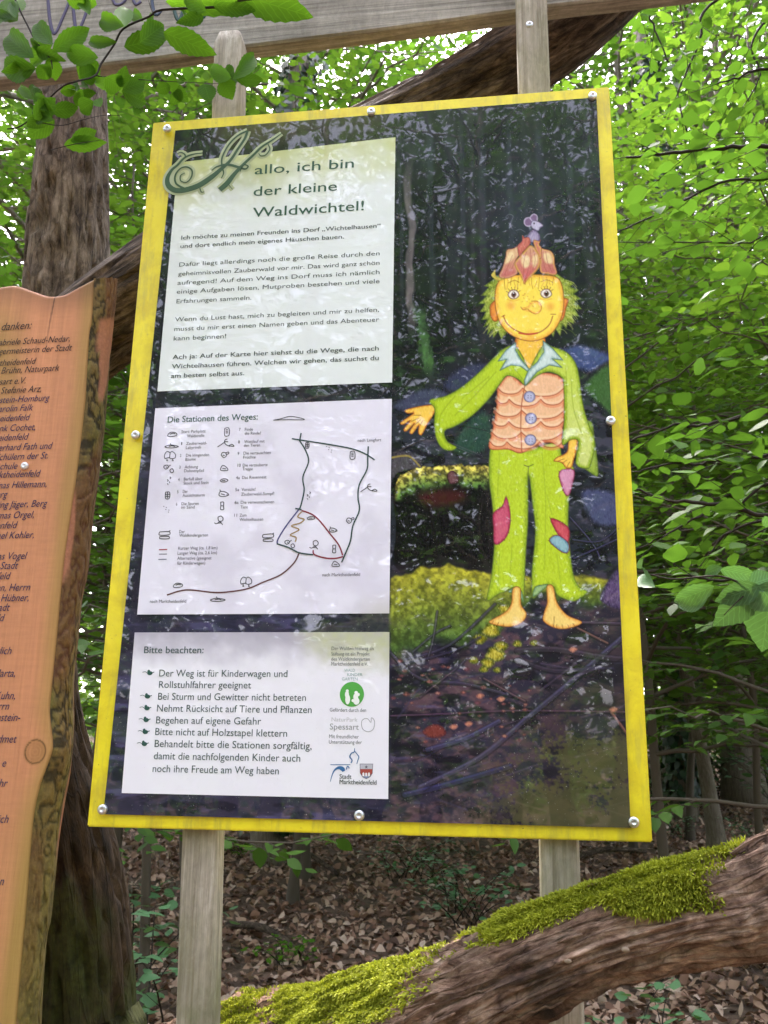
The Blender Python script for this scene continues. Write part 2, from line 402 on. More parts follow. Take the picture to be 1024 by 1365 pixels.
sp_b = gen_tree(42, 13, .13, 1.8, 50, 3.6, .13, .10, .40, .9, .6, (-.3, .3), TPL_FAR, ('bark', 'leaf'), .004)
print('leaves', [p[2] for p in (sap_a, sap_b, sap_c, big_a, big_b, big_c)])

def gx(px, y):
    """x of a photograph column at depth y, near eye height"""
    return float(at(px, 1000, y)[0])
# trunks one can tell apart
tree(big_b, 'beech_tree', gx(943, 8.6), 8.6, .4, 'slender dark beech trunk rising from the leaf litter right of the yellow board', 'tree', None, .62)
tree(big_a, 'beech_tree', gx(903, 12.5), 12.5, 1.7, 'thicker beech behind the slender trunk, seen between the yellow board and that trunk', 'tree', None, 1.0)
tree(big_a, 'beech_tree', gx(36, 7.5), 7.5, 4.0, 'dark tree trunk behind the weathered post trunk, at the left edge above the orange plank', 'tree', None, .85)
tree(big_c, 'beech_tree', gx(232, 9.5), 9.5, 2.0, 'grey tree trunk glimpsed between the left grey post and the weathered post trunk', 'tree', None, .9)
G1 = 'beech trees of the wood behind the boards'
spots = [(2.4, 15.5, 0, 0), (7.5, 18, 2, 2), (-1.5, 14, 3, 0), (-4.5, 13, 1, 1), (-7, 17, 2, 2), (0.6, 19, 4, 1), (4.5, 21, 5, 0), (-3.4, 20, .6, 2),
         (9.5, 25, .3, 1), (-9, 24, 2.2, 0), (2.0, 26, 1.2, 2), (-5.5, 28, 3.3, 1), (6.5, 30, 4.4, 0), (-1, 32, 5.1, 2), (11, 16, 2.7, 1), (-10, 14, .9, 0), (6.3, 15.5, 4, 0), (3.5, 12.6, 2.1, 2), (5.3, 13, 1, 1), (4.6, 15.2, 3, 2), (-3, 10.5, 5, 0), (.9, 13.5, 3, 0), (8.5, 13.5, 1, 2), (-7, 11, 2, 1), (3.6, 18, 4, 1)]
for x, y, r, k in spots:
    tree((sp_a if x > 1.8 else big_a, sp_b if x > 1.8 else big_b, big_c)[k], 'beech_tree', x, y, r, 'leafy beech tree standing deep in the green wood behind the boards', 'tree', G1, 1.0)
G2 = 'trees on the near side, mirrored in the glossy poster'
for x, y, r, k in [(-3.5, -13, 0, 0), (3.2, -12.5, 1, 1), (0.2, -14, 2, 0), (-7.5, -13, 3, 1), (7.5, -12, 4, 0), (-2.5, -18, 5, 0), (4.5, -19, .5, 2), (-10.5, -5, .5, 2), (10.8, -4.5, 1.5, 1), (5.8, 2.4, 2, 2), (-5.2, 3.0, 4.2, 2), (-5.5, -12.5, 1, 0), (1.2, -17, 2, 2), (-1.2, -15.5, 0, 0), (2.2, -15.5, 4, 2), (-9, -9, 2, 2), (9.5, -9, 1, 2), (-5, -16, 3, 0), (7.5, -17, 5, 1), (0, -20, 1, 1), (-8.5, -1, 3, 0), (9, 0, 3, 1)]:
    tree((big_a, sp_b, big_c)[k], 'beech_tree', x, y, r, 'tall beech tree of the wood on the viewer\'s side of the boards', 'tree', G2, 1.0)
G3 = 'young beeches in the undergrowth right of the yellow board'
for x, y, r, k, s in [(1.55, 3.2, 0, 0, 1.0), (1.15, 4.6, 1, 1, .95), (2.1, 4.4, 2, 1, 1.0), (2.5, 6.2, 4, 1, 1.1), (1.45, 8.6, 5, 1, 1.0), (3.2, 8.0, .5, 0, 1.2), (1.9, 5.4, 2.5, 0, 1.15), (2.9, 7.0, 3.5, 1, 1.1), (2.2, 9.6, 2.8, 1, 1.2), (3.6, 6.0, 4.5, 1, 1.1), (2.6, 11.5, 1, 1, 1.2), (3.6, 13, 3, 1, 1.3), (1.9, 13.5, 4, 1, 1.2), (4.6, 11, 2, 1, 1.2), (2.9, 15.5, 5, 1, 1.3)]:
    tree((sap_a, sap_b)[k], 'beech_sapling', x, y, r, 'young beech with flat leafy sprays crowding the space right of the yellow board', 'sapling', G3, s)
G4 = 'young beeches behind the weathered post trunk'
for x, y, r, k, s in [(-1.6, 3.4, 1, 0, 1.0), (-2.3, 4.6, 2, 1, .9), (-1.4, 5.8, 3, 1, 1.0), (-3.2, 6, 4, 0, 1.2), (-1.5, 6.6, 2, 1, 1.2), (-2.6, 7.6, 5, 1, 1.2), (-4.4, 7.5, 1, 1, 1.3), (-1.9, 2.6, 3, 0, .9)]:
    tree((sap_a, sap_b)[k], 'beech_sapling', x, y, r, 'young beech with green leaves behind the weathered post trunk on the left', 'sapling', G4, s)
G5 = 'young beeches hidden behind the board, tops showing over it'
for x, y, r, k, s in [(gx(262, 4.6), 4.6, 1, 1, 1.05), (gx(268, 6.6), 6.6, 4, 1, 1.3), (gx(748, 5.6), 5.6, 5, 1, 1.2), (gx(738, 8.0), 8.0, 2, 1, 1.4)]:
    tree((sap_a, sap_b)[k], 'beech_sapling', x, y, r, 'young beech whose leafy top shows between the yellow board and the wooden beam', 'sapling', G5, s)

# ivy-clad trunks
def ivy_tree(x, y, H, r, seed, label):
    rng = np.random.default_rng(seed)
    t = empty('ivy_clad_tree', (x, y, float(gz(x, y)))); tag(t, label, 'tree')
    z = np.linspace(-.2, H, 30); P = np.stack([.15 * np.sin(z * .4 + seed), .1 * np.cos(z * .5), z], -1)
    V, F, ve = tube(P, r * (1 - .35 * z / H), 14, lambda c, s, l: .2 * (fbm(c * 2, s * 2, l * 2, 3, seed) - .5)); mb = MB(); mb.add(V, F, ve)
    link('trunk', mb.mesh('trunk', M['bark']), t)
    n = 5200; h = rng.uniform(.3, H, n); a = rng.uniform(0, 6.283, n)
    keep = vn(a * 1.2, h * 1.1, 0, seed) > .3; h, a = h[keep], a[keep]; n = len(h)
    rr = r * (1 - .35 * h / H) + rng.uniform(0, .16, n) * (.4 + vn(a, h * .9, 1, seed))
    c = np.stack([np.interp(h, z, P[:, 0]) + rr * np.cos(a), np.interp(h, z, P[:, 1]) + rr * np.sin(a), h], -1)
    out = np.stack([np.cos(a), np.sin(a), 0 * a], -1)
    D = norm(np.stack([-np.sin(a), np.cos(a), 0 * a], -1) * rng.normal(0, .7, (n, 1)) + [0, 0, -1] + out * .3); U = norm(out + [0, 0, .5] + rng.normal(0, .3, (n, 3)))
    V, F, T = leaves(c, D, U, rng.uniform(.07, .13, n), leaf_tpl(2, .1, .1, .45), rng)
    link('ivy', mesh('ivy', V, F, M['ivy'], True, flt=T), t)
p = at(398, 110, 7.0); ivy_tree(p[0], 7.0, 8.5, .16, 3, 'dark ivy-clad trunk seen above the yellow board, right of the left grey post')
p = at(862, 90, 11.0); ivy_tree(p[0], 11.0, 12, .15, 5, 'dark ivy-clad trunk above the top right corner of the yellow board')

# far wood: one mass nobody could count
def far_wood():
    rng = np.random.default_rng(77); n = 200000
    a = rng.uniform(-math.pi, math.pi, n); d = rng.uniform(30, 58, n)
    x = d * np.sin(a) * 1.1; y = d * np.cos(a)
    hmax = 14 + 8 * vn(x * .15, y * .15, 0, 4)
    z = rng.uniform(0, 1, n) ** 1.15 * hmax
    near = rng.random(n) < .22
    d2 = rng.uniform(17, 31, n); x = np.where(near, d2 * np.sin(a) * 1.1, x); y = np.where(near, d2 * np.cos(a), y); z = np.where(near, rng.random(n) ** 1.4 * 4.2, z)
    k = vn(x * .5, z * .5, y * .3, 8) > .30
    x, y, z = x[k], y[k], z[k]; n = len(x)
    V, F, T = leaves(np.stack([x, y, z + gz(x, y)], -1), rng.normal(0, 1, (n, 3)), norm(rng.normal(0, .5, (n, 3)) + [0, 0, 1]), np.where(np.hypot(x, y) < 32, rng.uniform(.16, .34, n), rng.uniform(.35, .85, n)), TPL_FAR, rng)
    tag(link('distant_woodland', mesh('distant_woodland', V, F, M['leaf_pale'], True, flt=T)), 'hazy mass of far green woodland closing the view behind the trees', 'woodland', None, 'stuff')
far_wood()

# leaf litter
def litter():
    rng = np.random.default_rng(5)
    m, t, p, o = nodes('dry_beech_leaf')
    a = N(t, 'ShaderNodeAttribute', attribute_name='tint').outputs['Fac']
    c = ramp(t, a, [(0, (.07, .04, .028)), (.3, (.24, .13, .082)), (.6, (.38, .245, .165)), (.85, (.44, .30, .21)), (1, (.54, .42, .33))])
    t.links.new(c, p.inputs['Base Color']); p.inputs['Roughness'].default_value = .7; p.inputs['Specular IOR Level'].default_value = .3
    n1 = 62000; d = 2.2 + 19 * rng.random(n1) ** 1.1; ang = rng.uniform(-.62, .48, n1)
    x = CAM[0] + d * np.sin(ang); y = CAM[1] + d * np.cos(ang)
    P = np.stack([x, y, gz(x, y) + rng.uniform(0, .035, n1)], -1)
    D = norm(np.stack([rng.normal(0, 1, n1), rng.normal(0, 1, n1), rng.normal(0, .3, n1)], -1)); U = norm(rng.normal(0, .45, (n1, 3)) + [0, 0, 1])
    V, F, T = leaves(P, D, U, rng.uniform(.04, .08, n1), leaf_tpl(4, .45, .9, .33), rng, .3)
    tag(link('leaf_litter', mesh('leaf_litter', V, F, m, True, flt=T)), 'brown fallen beech leaves covering the forest floor', 'leaf litter', None, 'stuff')
litter()

# undergrowth plants
def gen_bush(seed, n, H, R, leaf, mat, tpl=TPL_MID):
    rng = np.random.default_rng(seed); mb = MB(); A = []
    for i in range(n):
        az = rng.uniform(0, 6.28); L = H * rng.uniform(.6, 1.1); u = np.linspace(0, 1, 7)[:, None]
        b = np.array([rng.normal(0, R * .25), rng.normal(0, R * .25), -.05])
        pth = b + np.array([math.cos(az) * R, math.sin(az) * R, L * 1.5]) * u + np.array([0, 0, -L * .75]) * u ** 2
        V, F, ve = tube(pth, np.linspace(.005, .0015, 7), 4, cap=False); mb.add(V, F, ve)
        A.append(spray(pth, rng, .3, .10, .16, leaf * .8, mb=mb, tr=.0012))
    P, D, U = [np.concatenate(k) for k in zip(*A)]
    V, F, T = leaves(P, D, U, leaf * rng.uniform(.6, 1.2, len(P)), tpl, rng)
    return mb.mesh('stems', M['twig']), mesh('leaves', V, F, M[mat], True, flt=T)
bush_a = gen_bush(31, 16, .55, .45, .065, 'leaf_cool'); bush_b = gen_bush(32, 9, .4, .35, .075, 'leaf_near'); bush_c = gen_bush(33, 12, .8, .5, .07, 'leaf_cool')
def bush(proto, name, px, y, rz, s, label, group=None):
    x = gx(px, y); t = empty(name, (x, y, float(gz(x, y))), rz); t.scale = (s,) * 3
    tag(t, label, 'plant', group); link('stems', proto[0], t); link('leaves', proto[1], t)
bush(bush_a, 'bramble_bush', 610, 5.6, 0, 1.0, 'bluish green bramble bush under the yellow board, just left of the right post')
bush(bush_a, 'bramble_bush', 545, 6.8, 2, .8, 'smaller bramble behind the bluish green bush under the yellow board')
bush(bush_b, 'seedling_plant', 395, 4.3, 1, .55, 'small green seedling with broad leaves in the litter just right of the left post')
bush(bush_b, 'seedling_plant', 330, 7.2, 2, .6, 'tiny bright green seedling further back in the litter right of the left post')
bush(bush_c, 'elder_plant', 205, 2.6, 2.4, 1.15, 'lush green plant between the mossy trunk foot and the left post')
bush(bush_c, 'elder_plant', 150, 3.6, .4, 1.15, 'dark leafy plant showing in the gap between the orange plank and the yellow board')
bush(bush_a, 'bramble_bush', 860, 2.3, 3, 1.0, 'low bramble with broad green leaves beneath the mossy log')
bush(bush_a, 'bramble_bush', 1000, 2.0, 5, .9, 'bramble at the right edge of the view beneath the mossy log')
G6 = 'low plants on the forest floor right of the yellow board'
bush_d = gen_bush(34, 22, 1.3, .8, .085, 'leaf_pale')
G7 = 'tall shrubs of the shrub layer right of the yellow board'
for px, y, r, s in [(880, 13, 1, 1.3), (935, 15, 4, 1.6), (1000, 13.5, 5, 1.6), (860, 14, 2.5, 1.7), (1060, 11, 1.2, 1.4)]:
    bush(bush_d, 'woodland_shrub', px, y, r, s, 'leafy green shrub between the trunks beyond the right side of the yellow board', G7)
for px, y, r, s in [(895, 9.5, 0, .6), (1005, 8.6, 1, .6), (850, 12, 2, 1.2), (960, 13, 3, 1.7), (1040, 11, 4, 1.6), (820, 10.5, 5, 1.2)]:
    bush(bush_c, 'undergrowth_plant', px, y, r, s, 'green undergrowth plant on the litter beyond the right side of the yellow board', G6)

# fallen branches
def stick(px0, py0, px1, py1, y0, y1, r, label, sag=.05):
    A, B = at(px0, py0, y0), at(px1, py1, y1)
    A[2] = gz(A[0], A[1]) + r; B[2] = gz(B[0], B[1]) + r
    P = np.stack([A, A * .6 + B * .4 + [0, .05, sag], A * .3 + B * .7 + [.03, 0, sag * .8], B]); P = cat(P, 5)
    V, F, ve = tube(P, np.linspace(r, r * .6, len(P)), 8, lambda c, s, l: .25 * (fbm(c, s, l * 9, 2, 3) - .5))
    mb = MB(); mb.add(V, F, ve); tag(link('fallen_branch', mb.mesh('fallen_branch', M['brace'])), label, 'branch')
stick(305, 1225, 400, 1262, 5.0, 4.5, .028, 'pale fallen branch lying in the litter right of the left post')
stick(300, 1125, 450, 1180, 8.5, 6.8, .03, 'arched dark fallen branch in the litter under the yellow board', .12)
stick(760, 1130, 860, 1120, 8.0, 8.6, .03, 'dark stick on the litter behind the mossy log')
# ------------------------------------------------------------------ weathered post trunk, brace log, header beam, mossy log
def px_path(pts):
    """(px, py, depth, radius in photo px) -> path and metric radii"""
    P = np.array([at(a, b, y) for a, b, y, r in pts])
    R = np.array([r * np.dot(p - CAM, -ROT[:, 2]) / FPX for p, (a, b, y, r) in zip(P, pts)])
    return P, R
def post_trunk():
    P, R = px_path([(92, -160, .36, 44), (94, 60, .36, 45), (97, 180, .36, 46), (93, 290, .36, 52), (88, 390, .36, 56), (70, 600, .36, 50), (52, 800, .36, 46), (56, 950, .36, 50), (84, 1090, .36, 60), (100, 1230, .36, 70), (106, 1365, .36, 74), (108, 1480, .36, 88)])
    P = np.concatenate([P, [[P[-1][0] + .01, .36, -.15]]]); R = np.append(R, R[-1] * 1.3)
    n = 260; Q = resample(cat(np.concatenate([P, R[:, None]], 1), 8), n)
    def disp(c, s, l):
        fur = fbm(c * 5, s * 5, l * 1.1, 4, 2) - .5
        return .16 * (fbm(c * 1.3, s * 1.3, l * 2, 3, 1) - .5) + .13 * fur - .12 * ss(.60, .68, vn(c * 9, s * 9, l * 22, 6)) * ss(.45, .7, l) + .05 * (fbm(c * 16, s * 16, l * 6, 3, 8) - .5) + .03 * (vn(c * 14, s * 14, l * 30, 7) - .5)
    V, Fs, ve = tube(Q[:, :3], Q[:, 3], 110, disp)
    z = V[:, 2]; c = np.zeros((len(V), 3))
    d = ss(2.1, 1.5, z)[:, None]              # dark mossy lower part, with its deep shade painted in too
    nz = fbm(V[:, 0] * 9, V[:, 1] * 9, z * 4, 4, 3)[:, None]
    c[:] = np.array([.80, .79, .76]); rs = ss(.02, .09, V[:, 0] - np.interp(-z, -Q[:, 2], Q[:, 0]))[:, None]; c = c * (1 - .35 * rs * vn(V[:, 0] * 12, V[:, 1] * 12, z * 2.5, 5)[:, None])  # right side darkened: shade away from the lit left, put into the colour
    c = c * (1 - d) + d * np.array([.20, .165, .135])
    moss = ss(.46, .62, nz[:, 0] + .22 * ss(1.35, .9, z))[:, None] * ss(1.55, 1.1, z)[:, None]
    t = empty('weathered_trunk', (P[-1][0], .36, 0.0))
    tag(t, 'tall barkless weathered trunk post behind the orange plank, mossy at its foot', 'tree trunk')
    m = M['trunk']; tr = m.node_tree; p = next(k for k in tr.nodes if k.type == 'BSDF_PRINCIPLED')
    src = p.inputs['Base Color'].links[0].from_socket
    ca = N(tr, 'ShaderNodeAttribute', attribute_name='col')
    cc = mixc(tr, 1.0, src, ca.outputs['Color'], 'MULTIPLY')
    ms = N(tr, 'ShaderNodeAttribute', attribute_name='tint').outputs['Fac']
    f = noise(tr, coords(tr, True, (1, 1, 1)), 60, 5, .7)
    gm = ramp(tr, f, [(.3, (.012, .018, .004)), (.7, (.055, .07, .012))])
    tr.links.new(mixc(tr, ms, cc, gm), p.inputs['Base Color'])
    off = np.array(t.location)
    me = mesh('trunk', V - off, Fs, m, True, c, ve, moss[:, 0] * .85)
    link('trunk', me, t)
    # knot
    kp = at(64, 176, .285); mb = MB()
    th = np.linspace(0, 6.283, 15)[:-1]
    for rr in (.016, .009):
        ring = np.stack([kp[0] + rr * np.cos(th), np.full(14, kp[1]) + .012 - rr * .5, kp[2] + rr * 1.2 * np.sin(th)], -1)
        V, F, ve = tube(np.concatenate([ring, ring[:1]]), .0045, 6, cap=False); mb.add(V - off, F, ve)
    link('knot', mb.mesh('knot', M['bark']), t)
post_trunk()

def brace_log():
    P, R = px_path([(-60, 620, .30, 60), (60, 500, .27, 60), (155, 418, .25, 60), (280, 330, .24, 58), (430, 232, .24, 55), (560, 160, .23, 52), (660, 100, .22, 52), (760, 30, .21, 52), (830, -35, .21, 52), (960, -150, .2, 52), (1120, -300, .2, 52)])
    Q = resample(cat(np.concatenate([P, R[:, None]], 1), 8), 300)
    def disp(c, s, l):
        return .22 * (fbm(c * 2.2, s * 2.2, l * 1.5, 4, 12) - .5) + .14 * (fbm(c * 7, s * 7, l * 1.6, 3, 13) - .5) - .12 * ss(.6, .68, fbm(c * 3, s * 3, l * 3, 3, 15))
    V, Fs, ve = tube(Q[:, :3], Q[:, 3], 100, disp, twist=.8)
    mb = MB(); mb.add(V, Fs, ve)
    tag(link('brace_log', mb.mesh('brace_log', M['brace'])), 'rough dark brace log running slantwise behind the yellow board up to the beam', 'log')
brace_log()

def header_beam():
    A, B = at(0, 104, .063), at(512, 37.5, .063)
    sl = (B[2] - A[2]) / (B[0] - A[0])
    t = empty('header_beam', (0, .082, B[2])); tag(t, 'thick grey wooden beam with carved letters across the top, above the yellow board', 'sign beam')
    nx, H = 90, .26; x = np.linspace(-1.35, .95, nx)
    zb = B[2] + sl * (x - B[0]) + .004 * (vn(x * 9, 0, 0, 3) - .5)
    zt = zb + H + .006 * (vn(x * 7, 3, 0, 4) - .5)
    e = .004; yf, yb = .063, .101
    ringp = [(yf, 0, e), (yf + e, 0, 0), (yb - e, 0, 0), (yb, 0, e), (yb, 1, -e), (yb - e, 1, 0), (yf + e, 1, 0), (yf, 1, -e)]
    V = np.concatenate([np.stack([x, np.full(nx, yy), (zb if k == 0 else zt) + dz], -1) for yy, k, dz in ringp]) - np.array(t.location)
    i = np.arange(nx - 1)[None]; r = np.arange(8)[:, None]; r2 = (r + 1) % 8
    F = np.stack([r * nx + i, r * nx + i + 1, r2 * nx + i + 1, r2 * nx + i], -1).reshape(-1, 4)
    caps = np.array([[k * nx for k in range(8)], [k * nx + nx - 1 for k in range(7, -1, -1)]])
    link('plank', mesh('plank', V, [F, caps], M['beam'], False), t)
    pur, grn = plain('purple_carving_paint', (.055, .045, .10), .6), plain('green_carving_paint', (.02, .065, .055), .6)
    def strokes(lst, m, name):
        for s in lst:
            mb = MB()
            q = cat([at(a, b, .0625) for a, b in s], 5) - np.array(t.location)
            V, F, ve = tube(q, .0035, 6); V[:, 1] = (V[:, 1] - q[0, 1]) * .35 + q[0, 1]; mb.add(V, F, ve)
            link(name, mb.mesh(name, m), t)
    strokes([[(58, -75), (61, -30), (64, 0), (67, 30), (73, 45), (83, 25), (93, 0), (98, -20), (95, -25), (97, 0), (99, 25), (103, 42), (112, 25), (118, 2), (124, -40), (128, -78)],
             [(175, -22), (160, -30), (150, -15), (153, 5), (166, 2), (178, -22), (177, -5), (181, 6), (188, 2)],
             ], pur, 'carved_letter')
    strokes([[(210, -70), (204, -20), (203, 5), (208, 20), (215, 14)]], plain('blue_carving_paint', (.03, .05, .09), .6), 'carved_letter')
    strokes([[(226, -20), (231, 8), (238, 27), (246, 8), (252, -12), (262, 5), (270, 24), (277, 8), (285, -22)], [(296, -20), (297, 0), (299, 10)]], grn, 'carved_letter')
    strokes([[(335, -30), (345, -5), (357, -18), (362, -50)], [(395, -60), (400, -20), (420, -12)], [(440, -25), (450, -12), (470, -20)]], pur, 'carved_letter')
header_beam()

def mossy_log():
    P, R = px_path([(1330, 1085, -.18, 84), (1180, 1140, -.16, 78), (1024, 1198, -.13, 69), (920, 1219, -.125, 62), (800, 1251, -.115, 58), (700, 1294, -.095, 65), (620, 1342, -.05, 78), (540, 1382, .03, 92), (450, 1412, .11, 94), (300, 1452, .2, 96), (140, 1530, .30, 96), (0, 1650, .42, 96)])
    Q = resample(cat(np.concatenate([P, R[:, None]], 1), 8), 420); K = 150
    def disp(c, s, l):
        return .24 * (fbm(c * 1.6, s * 1.6, l * 4, 3, 21) - .5) + (.30 * (fbm(c * 8, s * 8, l * 3.5, 4, 22) - .5) + .24 * (fbm(c * 20, s * 20, l * 9, 3, 26) - .5)) + .14 * (fbm(c * 6, s * 6, l * 40, 3, 27) - .5) - .20 * ss(.58, .66, fbm(c * 2.5, s * 2.5, l * 5, 3, 24)) * ss(-.9, .3, -s)
    V, Fs, ve = tube(Q[:, :3], Q[:, 3], K, disp, twist=-.5)
    t = empty('mossy_log', tuple(Q[210, :3])); off = Q[210, :3]
    tag(t, 'rotten brown log with bright green moss on top, slanting under the yellow board', 'log')
    mb = MB(); mb.add(V - off, Fs, ve); link('log', mb.mesh('log', M['logwood']), t)
    # moss: tufts rooted on the upper side, in two patches
    m = leafmat('moss', (.13, .16, .012), (.50, .54, .045), (.32, .36, .02), .3, .6, .15)
    W = V[:420 * K].reshape(420, K, 3)
    Nn = norm(W - Q[:, None, :3])
    u, v = pix(W.reshape(-1, 3)); u = u.reshape(420, K); v = v.reshape(420, K)
    up = Nn[..., 2]; fr = -Nn[..., 1]
    def patch(xa, xb, wob, dens, seed, top, lmin, lmax, name):
        rng = np.random.default_rng(seed)
        nz = fbm(W[..., 0] * 13, W[..., 1] * 13, W[..., 2] * 13, 5, seed); nz = .5 + 1.5 * (nz - .5)
        x = W[..., 0]
        ends = ss(xa - .01, xa + .05, x + .07 * (nz - .5)) * ss(xb + .02, xb - .10, x + .12 * (nz - .5))
        k = ends * ss(top - .06, top + .34, up + wob * (nz - .5)) ** 1.5
        idx = np.argwhere(k[:-1] > .02); kw = k[idx[:, 0], idx[:, 1]]
        pick = idx[rng.choice(len(idx), int(dens), p=kw / kw.sum())]
        i, j = pick[:, 0], pick[:, 1]; j2 = (j + 1) % K
        a, b = rng.random((2, len(i), 1))
        B = W[i, j] * (1 - a) * (1 - b) + W[i + 1, j] * a * (1 - b) + W[i, j2] * (1 - a) * b + W[i + 1, j2] * a * b
        nn = Nn[i, j]; n = len(B)
        cl = vn(B[:, 0] * 45, B[:, 1] * 45, B[:, 2] * 45, 3)[:, None]
        D = norm(nn * rng.uniform(.5, 1.2, (n, 1)) + rng.normal(0, .42, (n, 3)) + np.array([0, -.12, -.25]) * rng.uniform(.3, 1.4, (n, 1)))
        L = (rng.uniform(lmin, lmax, n) * (.5 + cl[:, 0]))[:, None]
        sd_ = norm(np.cross(D, rng.normal(0, 1, (n, 3)))) * rng.uniform(.0005, .0011, (n, 1))
        mid = B + D * L * .55 + nn * .001; tip = B + D * L + np.array([0, 0, -.3]) * L * rng.uniform(.2, 1, (n, 1))
        B = B - nn * .002
        Vm = np.stack([B - sd_, B + sd_, mid + sd_ * 1.3, mid - sd_ * 1.3, tip], 1).reshape(-1, 3)
        o = np.arange(n)[:, None] * 5
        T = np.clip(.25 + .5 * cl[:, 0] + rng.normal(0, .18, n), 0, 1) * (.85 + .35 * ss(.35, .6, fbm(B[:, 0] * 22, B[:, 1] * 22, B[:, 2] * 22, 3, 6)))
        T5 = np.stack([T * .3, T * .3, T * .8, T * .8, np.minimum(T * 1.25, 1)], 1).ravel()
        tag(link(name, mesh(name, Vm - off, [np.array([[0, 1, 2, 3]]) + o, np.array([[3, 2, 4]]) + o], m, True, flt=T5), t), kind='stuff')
    x0, x1 = at(622, 1300, -.06)[0], at(985, 1150, -.13)[0]
    patch(x0, x1, 1.2, 90000, 1, .30, .004, .0125, 'moss')
    x0, x1 = at(270, 1365, .15)[0], at(600, 1300, -.03)[0]
    patch(x0, x1, 1.3, 70000, 2, .38, .003, .009, 'moss')
    rng = np.random.default_rng(18); fb = MB()
    for q_ in range(260):
        i0 = int(rng.integers(20, 380)); j0 = int(rng.integers(0, K)); ln = int(rng.integers(6, 22)); ii = np.clip(np.arange(i0, i0 + ln), 0, 419); jj = (j0 + (np.arange(ln) * rng.uniform(-.25, .25)).astype(int)) % K
        if fr[i0, j0] < -.2: continue
        lift = np.sin(np.linspace(.3, rng.uniform(1.2, 3.1), ln))[:, None] * rng.uniform(.0005, .0028); P_ = W[ii, jj] + Nn[ii, jj] * lift; r_ = rng.uniform(.0006, .002)
        V_, F_, v_ = tube(P_, np.linspace(r_ * .5, r_ * .2, ln) + r_ * np.sin(np.linspace(.2, 3, ln)) * .6, 5); fb.add(V_ - off, F_, v_ + [0, 0, i0 * .01])
    tag(link('wood_fibres', fb.mesh('wood_fibres', M['logwood']), t), kind='stuff')
    # curled strips of bark and little bracket fungi
    rng = np.random.default_rng(8); mb = MB()
    for a, b, L, rz in [(1000, 1125, .05, .5), (700, 1338, .05, .4), (560, 1350, .04, .5)]:
        q = at(a, b, -.15); d = np.array([math.cos(rz), .1, math.sin(rz)]); u_ = np.linspace(0, 1, 6)[:, None]
        pth = q + d * L * (u_ - .5) + np.array([0, -.003, .004]) * np.sin(u_ * 3.14)
        V, F, ve = tube(pth, np.linspace(.0028, .0012, 6), 6); mb = MB(); mb.add(V - off, F, ve)
        link('bark_strip', mb.mesh('bark_strip', M['logwood']), t)
    fm = plain('bracket_fungus', (.24, .18, .12), .8)
    for a, b, r in [(757, 1282, .0045), (834, 1264, .005)]:
        j = np.argmin((u - a) ** 2 + (v - b) ** 2 + 1e6 * (fr < .1)); c = W.reshape(-1, 3)[j]; nn = Nn.reshape(-1, 3)[j]
        th = np.linspace(0, 6.283, 13)[:-1]; e1 = norm(np.cross(nn, [0, 0, 1.0])); e2 = np.cross(nn, e1)
        rings = [c - nn * .004 + (e1 * np.cos(q) + e2 * np.sin(q) * .6) * r * s + nn * h for s, h in ((.7, 0), (1, .006), (.55, .009)) for q in th]
        Vf = np.array(rings + [c + nn * .004]); ii = np.arange(12); i2 = (ii + 1) % 12
        Ff = [np.concatenate([np.stack([k * 12 + ii, k * 12 + i2, k * 12 + 12 + i2, k * 12 + 12 + ii], -1) for k in (0, 1)]), np.stack([24 + ii, 24 + i2, np.full(12, 36)], -1)]
        link('bracket_fungus', mesh('bracket_fungus', Vf - off, Ff, fm), t)
mossy_log()

# ------------------------------------------------------------------ text
_font = {}
def text_mesh(s, bold=0.0, shear=0.0):
    k = (s, bold, shear)
    if k not in _font:
        cu = bpy.data.curves.new('lettering', 'FONT'); cu.body = s; cu.size = 1.0; cu.offset = bold; cu.shear = shear; cu.resolution_u = 3
        ob = bpy.data.objects.new('lettering', cu); me = ob.to_mesh()
        V = np.zeros(len(me.vertices) * 3, np.float32); me.vertices.foreach_get('co', V); V = V.reshape(-1, 3)
        F = {}
        for p in me.polygons: F.setdefault(len(p.vertices), []).append(list(p.vertices))
        ob.to_mesh_clear(); bpy.data.objects.remove(ob); bpy.data.curves.remove(cu)
        _font[k] = (V.astype(float), [np.array(f) for f in F.values()])
    return _font[k]
CAP = .73
def line(mb, s, p0, p1, h, y, bold=0.0, shear=0.0, fit=True, right=False):
    """sets s with its baseline from photo point p0 to p1 on the plane y; h: capital height in m"""
    A, B = at(*p0, y), at(*p1, y); V, F = text_mesh(s, 0.0, shear)
    x0, x1 = V[:, 0].min(), V[:, 0].max(); sy = h / CAP
    if bold > .008: line(mb, s, (p0[0] + .22, p0[1]), (p1[0] + .22, p1[1]), h, y - .00006, 0.0, shear, fit, right)
    sx = (B[0] - A[0]) / (x1 - x0) if fit else sy * .86
    X = A[0] + (V[:, 0] - x0) * sx if not right else B[0] + (V[:, 0] - x1) * sx
    Z = A[2] + (B[2] - A[2]) * (X - A[0]) / max(1e-6, B[0] - A[0]) * (1 if not fit else 0) + V[:, 1] * sy
    if fit: Z = (A[2] + B[2]) / 2 + V[:, 1] * sy
    mb.add(np.stack([X, np.full(len(X), y), Z], -1), F)
